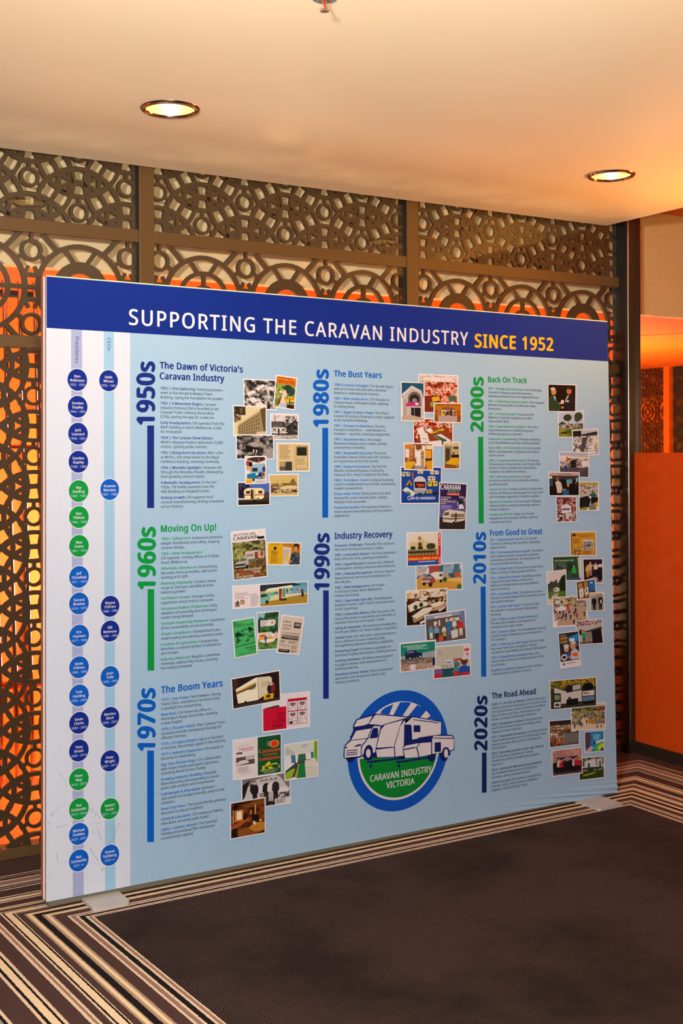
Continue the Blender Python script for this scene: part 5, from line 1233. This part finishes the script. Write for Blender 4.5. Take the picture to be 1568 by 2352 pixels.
p.R('9aa4a8', 0,.35,1,.6); p.P('1c806c', [(0,.02),(1,.02),(1,.36),(0,.46)]); p.T('c8e0d4', 'SANDOWN ENTERTAINMENT CENTRE', .05,.14,.74,.05,.8); p.lines('a8d0c0', .18,.86,.15,.28,3,4); p.N(['a88478','c09c8c','8a6c60','d0b0a0'], 66, 30, 16, (0,.58,1,1)); p.P('6a6460', [(0,.56),(.3,.56),(.9,.6),(1,.72),(.4,.76),(0,.68)]); p.N(['8a7468','6a5850','b09888'], 67, 26, 6, (.05,.62,.95,.78))
p.P('1c2448', [(.12,.46),(.14,.30),(.40,.26),(.48,.36),(.62,.40),(.62,.54),(.14,.58)]); p.P('5c7484', [(.17,.38),(.18,.31),(.38,.29),(.40,.36)]); p.E('14141a', .26,.56,.05,.07); p.E('d0ccc8', .26,.56,.025,.035); p.E('14141a', .56,.53,.05,.07); p.E('d0ccc8', .56,.53,.025,.035); p.R('d8d4d4', .27,.78,.42,.98); p.R('1c2c5c', .92,.62,1,.9); p.done()

# 2000s
p = photo('I', (937,478,1208,458,1208,740,940,740), 'photo of a lawn with marquees beneath two tall trees')
p.R('b4bcd4', 0,0,1,.5); p.R('6a7c2c', 0,.6,1,1); p.N(['3c4418','5c6a24','8a8c34'], 71, 14, 8, (0,.7,1,1)); p.E('2c3a24', .36,.22,.17,.14); p.E('34422c', .8,.2,.17,.17); p.E('3c4a30', .76,.32,.12,.08); p.L('2a2018', .02, [(.38,.3),(.4,.5)]); p.L('2a2018', .02, [(.76,.34),(.74,.5)]); p.P('1c4430', [(0,.46),(.15,.36),(.32,.48),(.32,.56),(0,.56)]); p.N(['14141c','a89c94','3c3438','d8c8bc'], 72, 20, 6, (.04,.48,1,.66)); p.H(.96,.66,.2,'2c3c8a'); p.P('2a2c14', [(.05,.84),(.36,.76),(.3,.9)]); p.done()
p = photo('I', (832,185,1128,195,1125,478,835,475), 'photo of two men in suits shaking hands on black')
p.R('0a0708', 0,0,1,1); p.P('24402c', [(.02,.98),(.04,.44),(.12,.38),(.24,.44),(.36,.66),(.46,.84),(.4,.98)]); p.P('d8d0cc', [(.18,.42),(.26,.46),(.25,.62)]); p.E('c08458', .19,.27,.095,.125); p.E('c8bcb0', .16,.16,.09,.06); p.P('161820', [(.60,.98),(.62,.5),(.72,.38),(.86,.34),(.98,.42),(1,.98)]); p.P('d8ccc8', [(.70,.40),(.76,.38),(.64,.66),(.60,.64)]); p.P('b84448', [(.71,.44),(.73,.44),(.64,.64),(.63,.62)]); p.E('b86c4c', .76,.22,.095,.13); p.E('3a2418', .78,.12,.09,.05); p.P('e0d8d4', [(.46,.58),(.56,.57),(.56,.72),(.47,.72)]); p.E('c88a60', .44,.70,.05,.04); p.E('c07c58', .52,.86,.05,.05); p.R('d8d0d0', .68,.58,.75,.65); p.done()
p = photo('I', (1080,660,1350,645,1362,918,1090,935), 'aerial photo of rows of white vans on a showground')
p.R('b4b4cc', 0,0,1,.24); p.P('2c2c30', [(.3,.18),(.7,.12),(1,.08),(1,.3),(.4,.24)]); p.R('1c1c20', 0,.02,.34,.4); p.N(['8a8488','b8b0b0','e0d8d8','4c4648'], 73, 26, 22, (0,.24,1,1)); p.P('4c464a', [(.38,.3),(.6,.28),(.5,.62),(.4,.9),(.28,.9)]); p.N(['dcd4d4','c8c0c0','6a6466'], 74, 14, 12, (.6,.3,1,.62))
for q in range(3): p.P('e0dad8', [(.62,.66+.11*q),(.86,.64+.11*q),(.86,.72+.11*q),(.62,.74+.11*q)])
p.R('d8b01c', .93,.5,1,.66); p.N(['e0dad8','4c484a'], 75, 10, 8, (.0,.5,.3,.9)); p.done()
p = photo('I', (945,880,1257,890,1260,1153,950,1150), 'photo of a crowded show street with orange flag')
p.R('a8b0cc', 0,0,1,.2); p.R('c8b890', 0,.12,1,.22); p.P('d8d4dc', [(0,.14),(.5,.18),(1,.2),(1,.3),(0,.3)]); p.N(['3c2c2c','8a7470','d8ccc8','5c4a4c','b09c98'], 76, 30, 14, (0,.24,1,.64)); p.R('d8641c', .22,.18,.29,.4); p.R('4c4248', 0,.62,1,1); p.N(['4c4248','5c5054'], 77, 16, 8, (0,.66,1,1)); p.P('241c20', [(.36,.34),(.56,.32),(.58,.6),(.38,.64)]); p.P('dcd4d4', [(.76,.36),(.98,.3),(1,.56),(.78,.58)]); p.E('1c3c9c', .2,.62,.06,.08); p.P('d8d4d8', [(.02,.28),(.2,.22),(.22,.34),(.02,.38)]); p.done()
p = photo('I', (1150,1190,1358,1192,1362,1495,1150,1495), 'photo looking over tents and market umbrellas')
p.R('a89c3c', 0,0,1,.16); p.N(['7a6a60','b8a89c','d8ccc4','4c403c'], 78, 22, 10, (0,.1,1,.45)); p.P('b8ac9c', [(0,.42),(.4,.4),(.55,.55),(0,.62)]); p.P('2c5c54', [(.46,.46),(.76,.34),(.98,.5),(.7,.54)]); p.P('1c1c1c', [(0,.56),(.44,.48),(.6,.62),(.5,.9),(0,.94)]); p.P('141414', [(.6,.54),(.98,.52),(.98,.76),(.6,.8)]); p.P('c8a854', [(.74,.76),(.98,.68),(1,.84),(.8,1)]); p.P('7c7c5c', [(.5,.84),(.8,.72),(.9,.98),(.5,1)]); p.P('8a8c34', [(0,.92),(.4,.88),(.4,1),(0,1)]); p.done()
p = photo('I', (912,1345,1125,1342,1138,1608,920,1618), 'photo of a packed crowd round a white van')
p.N(['2c1414','6a2c28','a85048','d8c0b8','3c3a44'], 79, 24, 26); p.P('d8d0d4', [(.22,.36),(.5,.28),(.74,.36),(.74,.62),(.26,.66)]); p.lines('3a3a40', .28,.7,.46,.6,1); p.N(['3c2424','d0c4c0','8a3430'], 80, 14, 10, (.0,.66,1,1)); p.P('c8c8d0', [(.44,.66),(.62,.64),(.6,.9),(.46,.9)]); p.done()
p = photo('I', (833,1090,1158,1095,1158,1340,840,1342), 'photo of a woman in white at a dark exhibition stand')
p.R('14100e', 0,0,1,1); p.R('b89c98', 0,0,1,.13); p.lines('6a4c4c', .3,.78,.05,.1,1); p.R('3c3430', 0,.13,1,.3); p.R('4ca4c4', .58,.3,.78,.5); p.R('d87c34', .6,.5,.74,.62); p.R('6cb4c8', .9,.22,.98,.4); p.R('2c4c5c', .0,.3,.12,.6); p.P('d0bcb0', [(.2,.42),(.3,.34),(.4,.44),(.44,.7),(.4,.9),(.26,.9),(.24,.66)]); p.E('8a5c30', .28,.28,.05,.09); p.R('1c5c8c', .44,.76,.66,1); p.R('8a9c3c', .46,.72,.56,.78); p.H(.74,.96,.6,'141214','141214','b87a5c'); p.H(.9,.9,.5,'241c1c','141414','b87a5c'); p.R('e0d4c8', .0,.16,.1,.26); p.done()

# 2010s
p = photo('J', (1060,95,1332,88,1335,345,1065,345), 'amber leaflet with a small black and white picture')
p.R('8a6c34', 0,0,1,1); p.R('c8922c', .06,.0,.98,1); p.R('28201c', .08,.06,.2,.17); p.T('3a2408', 'Supporting the industry', .22,.14,.9,.05,1); p.lines('6a4814', .3,.8,.17,.22,1); p.lines('7a5418', .1,.44,.28,.5,6,3); p.R('d4ccc4', .48,.33,.92,.78); p.N(['3a3634','8a8480','b8b0ac','5c5654'], 81, 14, 12, (.5,.40,.9,.76)); p.N(['8a5a18','d8b050','6a4410','a87c2c'], 82, 12, 10, (.1,.58,.44,1)); p.lines('6a4814', .48,.92,.8,.98,5,5); p.done()
p = photo('J', (878,348,1175,338,1182,600,885,605), 'photo of a person in green at a green club marquee')
p.R('2c4434', 0,0,1,1); p.R('18582c', 0,.08,.92,.24); p.T('d0e0d0', 'The Caravanners Club', .06,.19,.76,.07,.8); p.N(['3a4a3c','5c6a5c','24342a'], 83, 20, 14, (0,.24,.5,.8)); p.P('b8c4a8', [(.9,.05),(1,.02),(1,.9),(.94,.9)]); p.R('1c3a24', .5,.3,.7,.8); p.H(.76,.98,.62,'24a844','38383c','c08c68'); p.R('2c5c34', .54,.62,.66,.9); p.R('3c4c64', .5,.9,1,1); p.done()
p = photo('J', (1190,372,1402,368,1405,628,1200,630), 'photo of a group posing at night')
p.R('2a1414', 0,0,1,1); p.R('241c44', .6,0,1,.14); p.P('d8ccc0', [(.76,.22),(1,.2),(1,.34),(.76,.34)]); p.H(.2,.76,.56,'c8b04c','a88c34','c8946c'); p.H(.36,.7,.62,'d0a898','a87468','c8946c'); p.H(.52,.7,.5,'3c2820','20181c','b88460'); p.H(.64,.66,.54,'d8ccc0','1c1a24','b88460'); p.P('9c8c8c', [(.1,.86),(.6,.74),(1,.86),(1,1),(.1,1)]); p.P('14141c', [(.7,.56),(.98,.4),(.98,.9),(.76,.96)]); p.done()
p = photo('J', (815,505,1022,482,1030,840,835,852), 'tall photo of a white van on a forest road')
p.R('d0c8c4', 0,0,1,.4); p.N(['1c3420','2c4c2c','3c5c34','5a5a34'], 84, 16, 12, (0,.36,1,.64)); p.P('3a4430', [(0,.42),(.2,.28),(.34,.32),(.5,.24),(.6,.5),(0,.55)]); p.P('142c18', [(.62,.34),(.8,.16),(1,.12),(1,.72),(.7,.68)]); p.P('5c7434', [(0,.62),(1,.62),(1,.8),(0,.84)]); p.P('d0cccc', [(.3,.52),(.5,.48),(.66,.54),(.62,.62),(.34,.62)]); p.R('3c3c40', .36,.53,.46,.57); p.P('b4a890', [(.3,.7),(.5,.66),(.7,.74),(.4,1),(.0,1),(0,.9)]); p.P('3c7c2c', [(.5,.72),(1,.66),(1,.78),(.6,.84)]); p.R('d8b8a0', 0,.86,.5,1); p.done()
p = photo('J', (878,768,1238,748,1248,1060,885,1083), 'photo looking down on a busy outdoor show')
p.N(['3c5c1c','8aa43c','c8c83c','dcd4cc','3c4c8c','a83c34','1c1c1c'], 85, 36, 30, (0,0,1,.5)); p.P('b89c80', [(.42,.34),(.96,.36),(1,.96),(.1,.98),(.1,.88)]); p.N(['2c2c34','8a3434','d8d0c8','b89c80','b89c80','3c4c7c'], 86, 26, 16, (.02,.42,.5,.8)); p.P('dcd8dc', [(.08,.38),(.24,.28),(.42,.40),(.3,.46),(.1,.46)]); p.P('c4d0dc', [(.05,.14),(.2,.08),(.22,.18),(.08,.22)]); p.R('cc1c34', .40,.24,.46,.44)
for u, v in ((.62,.66),(.7,.74),(.72,.96),(.8,.96),(.6,.97),(.92,.7),(.5,.78),(.36,.74),(.28,.7),(.66,.56)): p.H(u,v,.2,('242430','8a2c2c','343c5c')[int(u*100)%3])
p.done()
p = photo('J', (1118,608,1320,575,1335,775,1135,800), 'photo of three upright leaflets')
p.R('3c342c', 0,0,1,1); p.P('b08440', [(.06,.1),(.3,.06),(.34,.98),(.1,1)]); p.P('ded8d4', [(.08,.5),(.33,.36),(.34,.8),(.12,.96)]); p.P('a87c3c', [(.38,.06),(.6,.04),(.62,.9),(.4,.96)]); p.P('ded8d4', [(.39,.46),(.61,.34),(.62,.72),(.41,.82)]); p.P('1c6cc0', [(.66,.02),(.94,.0),(.98,.58),(.68,.64)]); p.R('a4d0e8', .74,.12,.88,.2); p.R('3a3430', .2,.56,.24,.76); p.R('3a3430', .48,.46,.54,.66); p.done()
p = photo('J', (1258,720,1410,712,1415,910,1262,915), 'photo of two men in dark suits')
p.R('a49884', 0,0,1,1); p.R('c4b49c', 0,0,1,.14); p.H(.28,1.0,.86,'14161c','14161c','c08c6c','b8b0a8'); p.H(.76,.98,.9,'14161c','14161c','b8845c','2c2018'); p.R('8a8c7c', .44,.1,.6,1); p.E('d8d0c8', .8,.5,.06,.12); p.done()
p = photo('J', (1113,1010,1393,983,1405,1245,1120,1265), 'photo of a person in green beside an open garage')
p.R('b8b4b0', 0,0,1,1); p.N(['8a4438','c8c0bc','7a5c50'], 87, 12, 4, (.0,0,.8,.2)); p.P('44444a', [(.3,.46),(.98,.30),(1,.4),(.4,.54)]); p.P('14141a', [(.58,.46),(.96,.38),(1,1),(.6,1)]); p.R('8a8078', .36,.5,.58,.9); p.H(.28,.96,.56,'20a454','2c4c3c','b87c54'); p.P('2a2424', [(.0,.4),(.2,.36),(.2,.6),(0,.6)]); p.R('6a5c50', 0,.9,.6,1); p.R('8a8c9c', .8,0,1,.16); p.done()
p = photo('J', (932,1138,1150,1108,1172,1475,957,1508), 'show guide cover with an older couple smiling')
p.R('e0d8dc', 0,0,1,1); p.R('2a2c30', 0,.0,1,.82); p.T('d0ccd0', 'CARAVAN', .05,.08,.34,.03,.8); p.T('e8a420', 'SHOW', .05,.19,.42,.085,1.6); p.T('e8a420', 'GUIDE', .05,.29,.42,.075,1.6); p.P('1c84c8', [(.46,.14),(.98,.06),(.98,.28),(.5,.3)]); p.R('e0e0e8', .52,.18,.78,.26); p.N(['3c3c44','6a6c78','1c1c20'], 88, 14, 6, (0,.3,1,.42)); p.E('c8987c', .34,.46,.13,.10); p.E('d4ccc8', .34,.39,.13,.06); p.E('c48c68', .68,.40,.14,.12); p.E('ccc4bc', .7,.31,.13,.05); p.P('3c4c7c', [(.2,.62),(.3,.54),(.5,.58),(.5,.74),(.2,.74)]); p.P('b8bcd0', [(.54,.56),(.8,.48),(1,.6),(1,.8),(.56,.8)]); p.P('dc641c', [(.62,.60),(.92,.62),(.9,.72),(.64,.70)]); p.E('d8dce0', .2,.7,.16,.09); p.E('2c3034', .2,.7,.11,.05); p.lines('c4c4c8', .44,.7,.68,.78,4,2); p.E('1c6cb4', .16,.90,.07,.035); p.lines('8a5c64', .3,.95,.88,.92,1,3); p.done()

# 2020s
p = photo('K', (845,515,1160,490,1165,760,850,798), 'evening photo of a crowd on a showground road')
p.N(['241a18','5c3c2c','8a5c3c','3c3430'], 91, 28, 20); p.R('2c2830', 0,0,1,.2); p.N(['c89c6c','6a5444','d0b890'], 92, 22, 4, (0,.18,1,.36)); p.P('6c706c', [(.5,.5),(.98,.56),(1,.9),(.4,.96)]); p.P('c05c24', [(.22,.78),(.5,.68),(.52,.84),(.2,.94)]); p.N(['d0bca4','8a6c54','3c3434','b06030'], 93, 14, 10, (.02,.4,.5,.8)); p.P('dcd0c4', [(.74,.38),(.92,.4),(.9,.5),(.74,.48)]); p.done()
p = photo('K', (1072,345,1432,325,1430,605,1075,618), 'wide photo of a sunny showground crowd')
p.R('c8c0bc', 0,0,1,.2); p.N(['3c4c2c','5c6c34','8a9c40','2a2a2c'], 94, 28, 8, (0,.1,1,.4)); p.R('8a3c34', .8,.14,1,.26); p.N(['d8ccc0','8a8c4c','3c4c5c','b8a88c','24242a','c8a840'], 95, 34, 18, (0,.28,1,.82)); p.R('d4c0a4', 0,.80,1,1); p.P('d8c4a8', [(.3,.58),(.5,.56),(.6,.84),(.2,.84)]); p.P('b87c34', [(.48,.62),(.62,.58),(.66,.76),(.5,.8)])
for u, v, h in ((.08,.96,.2),(.24,.88,.26),(.44,.8,.2),(.76,.98,.16),(.88,.96,.14),(.3,.9,.2)): p.H(u,v,h,'343038')
p.done()
p = photo('K', (850,103,1337,62,1340,365,857,410), 'photo of an outdoor display with a screen and desk on a lawn')
p.N(['3c4c1c','6a6c24','b8942c','2a2c18'], 96, 30, 8, (0,0,1,.34)); p.R('34382c', 0,.3,1,1); p.P('c8c4c0', [(.08,.24),(.32,.40),(.68,.40),(.68,.80),(.22,.84),(.22,.6),(.08,.5)]); p.P('1c1c20', [(.34,.20),(.68,.16),(.68,.40),(.34,.46)]); p.P('b8b4b4', [(.48,.22),(.66,.19),(.66,.36),(.48,.40)]); p.P('141418', [(.34,.70),(.6,.68),(.6,.90),(.34,.94)]); p.R('24242a', .38,.62,.44,.7); p.P('1c2020', [(.06,.44),(.22,.46),(.22,.96),(.06,.98)]); p.R('2c7c6c', .08,.5,.2,.7); p.lines('d8a040', .09,.2,.52,.68,4,2); p.R('d4d0d0', .07,.76,.21,.95); p.E('34343a', .14,.86,.05,.05); p.E('0c0c10', .82,.30,.12,.14); p.R('0c0c10', .72,.3,.92,.4); p.P('c8d4dc', [(.70,.46),(.96,.44),(.96,.62),(.70,.62)]); p.R('c85a34', .72,.5,.84,.56); p.P('5c7ca4', [(.70,.66),(.96,.64),(.96,.80),(.70,.82)]); p.R('141418', .7,.82,.96,.92); p.done()
p = photo('K', (1205,625,1415,612,1418,832,1212,848), 'photo of a bright blue and lime poster')
p.R('1c84c0', 0,0,1,1); p.P('5c3c4c', [(.0,.06),(.26,.04),(.32,.3),(.26,.7),(.06,.9),(0,.8)]); p.P('3cb45c', [(.42,.78),(.8,.54),(1,.5),(1,1),(.5,1)]); p.P('c8d42c', [(.66,.76),(.9,.6),(1,.66),(1,.9),(.7,.96)]); p.P('d4dce4', [(.4,.5),(.7,.46),(1,.40),(1,.5),(.6,.62)]); p.E('3c3c8c', .5,.56,.07,.1); p.lines('b0d8ec', .44,.92,.16,.44,4,3); p.P('c8a8b8', [(.0,.96),(.3,.72),(.44,.8),(.3,1),(0,1)]); p.R('2c4c8c', .84,.84,1,1); p.done()
p = photo('K', (1150,895,1415,875,1418,1102,1150,1135), 'photo of white vans parked on a leafy lawn')
p.N(['3c3c2c','5c6440','8a8c70','24241c'], 97, 22, 8, (0,0,1,.4)); p.P('c8ccd0', [(.2,.16),(.66,.06),(.7,.5),(.22,.56)]); p.P('b4b8bc', [(.7,.1),(.94,.04),(.96,.6),(.74,.58)]); p.R('3c3c44', .34,.26,.42,.46); p.R('4c443c', .82,.2,.88,.56); p.N(['24241c','3c4430','8a8478'], 98, 20, 6, (.1,.46,1,.7)); p.P('2c4418', [(0,.72),(1,.62),(1,1),(0,1)]); p.P('9cac2c', [(.14,.80),(.7,.70),(.6,.78),(.16,.86)]); p.done()
p = photo('K', (870,820,1185,782,1192,1055,875,1093), 'photo of a group on stage before a dark blue banner')
p.R('b88478', 0,0,1,1); p.lines('a87468', 0,1,.0,.34,1); p.N(['b07c70','c49084'], 99, 12, 3, (0,0,1,.34)); p.R('1c2060', .16,.30,.86,.56); p.R('a8acd0', .46,.32,.58,.42); p.R('3c2430', 0,.50,1,.92); p.R('6a4c58', 0,.88,1,1)
for q in range(13): p.H(.1+.065*q, .94, .56+.03*(q%3), ('14141c','1c1c28','241c24','b8242c','d0c8c4','14141c')[(q*5+q//4)%6], '141418', 'c0886c')
p.done()

# ---- scuffs on the lower fabric
SC = lin('7d726c'); SD = lin('8f8c90')
def scuff(s, w=2.6, c=SC):
    m = MB()
    p = [pt('C', float(a.split(',')[0]), float(a.split(',')[1])) for a in s.split()]
    for a, b in zip(p, p[1:]):
        n = 5
        for q in range(n):
            if h2(a[0]*90, q, 3) < .22: continue
            g, h = inter(a, b, q/n), inter(a, b, (q+1)/n); dx, dz = h[0]-g[0], h[1]-g[1]; l = math.hypot(dx, dz)
            k = w*.00036*(.4+.9*h2(b[1]*70, q, 5))/2; nx, nz = -dz/l*k, dx/l*k
            region(m, [(g[0]+nx, g[1]+nz), (g[0]-nx, g[1]-nz), (h[0]-nx, h[1]-nz), (h[0]+nx, h[1]+nz)], c, LY(5))
    if m.f: m.build('scuff_mark', M['ink'], board, 'thin dark scuff')
for s in ("132,838 150,868", "420,1248 432,1290 455,1335 470,1395 482,1402", "430,1250 470,1242", "553,1268 590,1262 620,1248 604,1290 585,1330 570,1360 560,1395 530,1412 488,1428", "352,1408 380,1458 410,1508 442,1555", "98,1488 112,1545 126,1608 140,1592",
          "203,1478 248,1500", "268,1432 296,1386", "468,1655 476,1622 486,1608 474,1640", "372,1130 400,1160 425,1165 440,1190 468,1212", "196,1095 245,1066", "52,1190 78,1182", "168,1566 204,1562", "1394,1282 1390,1368 1424,1368", "1448,1262 1500,1306", "1428,1362 1482,1330",
          "100,1285 160,1268 200,1262", "58,1192 70,1150", "545,1300 575,1345", "78,1390 90,1380", "124,1408 130,1414", "425,1172 418,1200", "905,1010 950,1000", "820,1215 860,1190", "1500,1180 1505,1170", "390,1130 410,1140", "580,1290 590,1318", "45,1330 40,1240", "60,1640 42,1700"):
    scuff(s)
for s in ("140,870 175,900 190,960", "60,1180 130,1120 170,1100", "230,1060 300,1030", "410,1300 400,1340", "500,1260 560,1300", "640,1130 660,1140"): scuff(s, 2.0, SD)
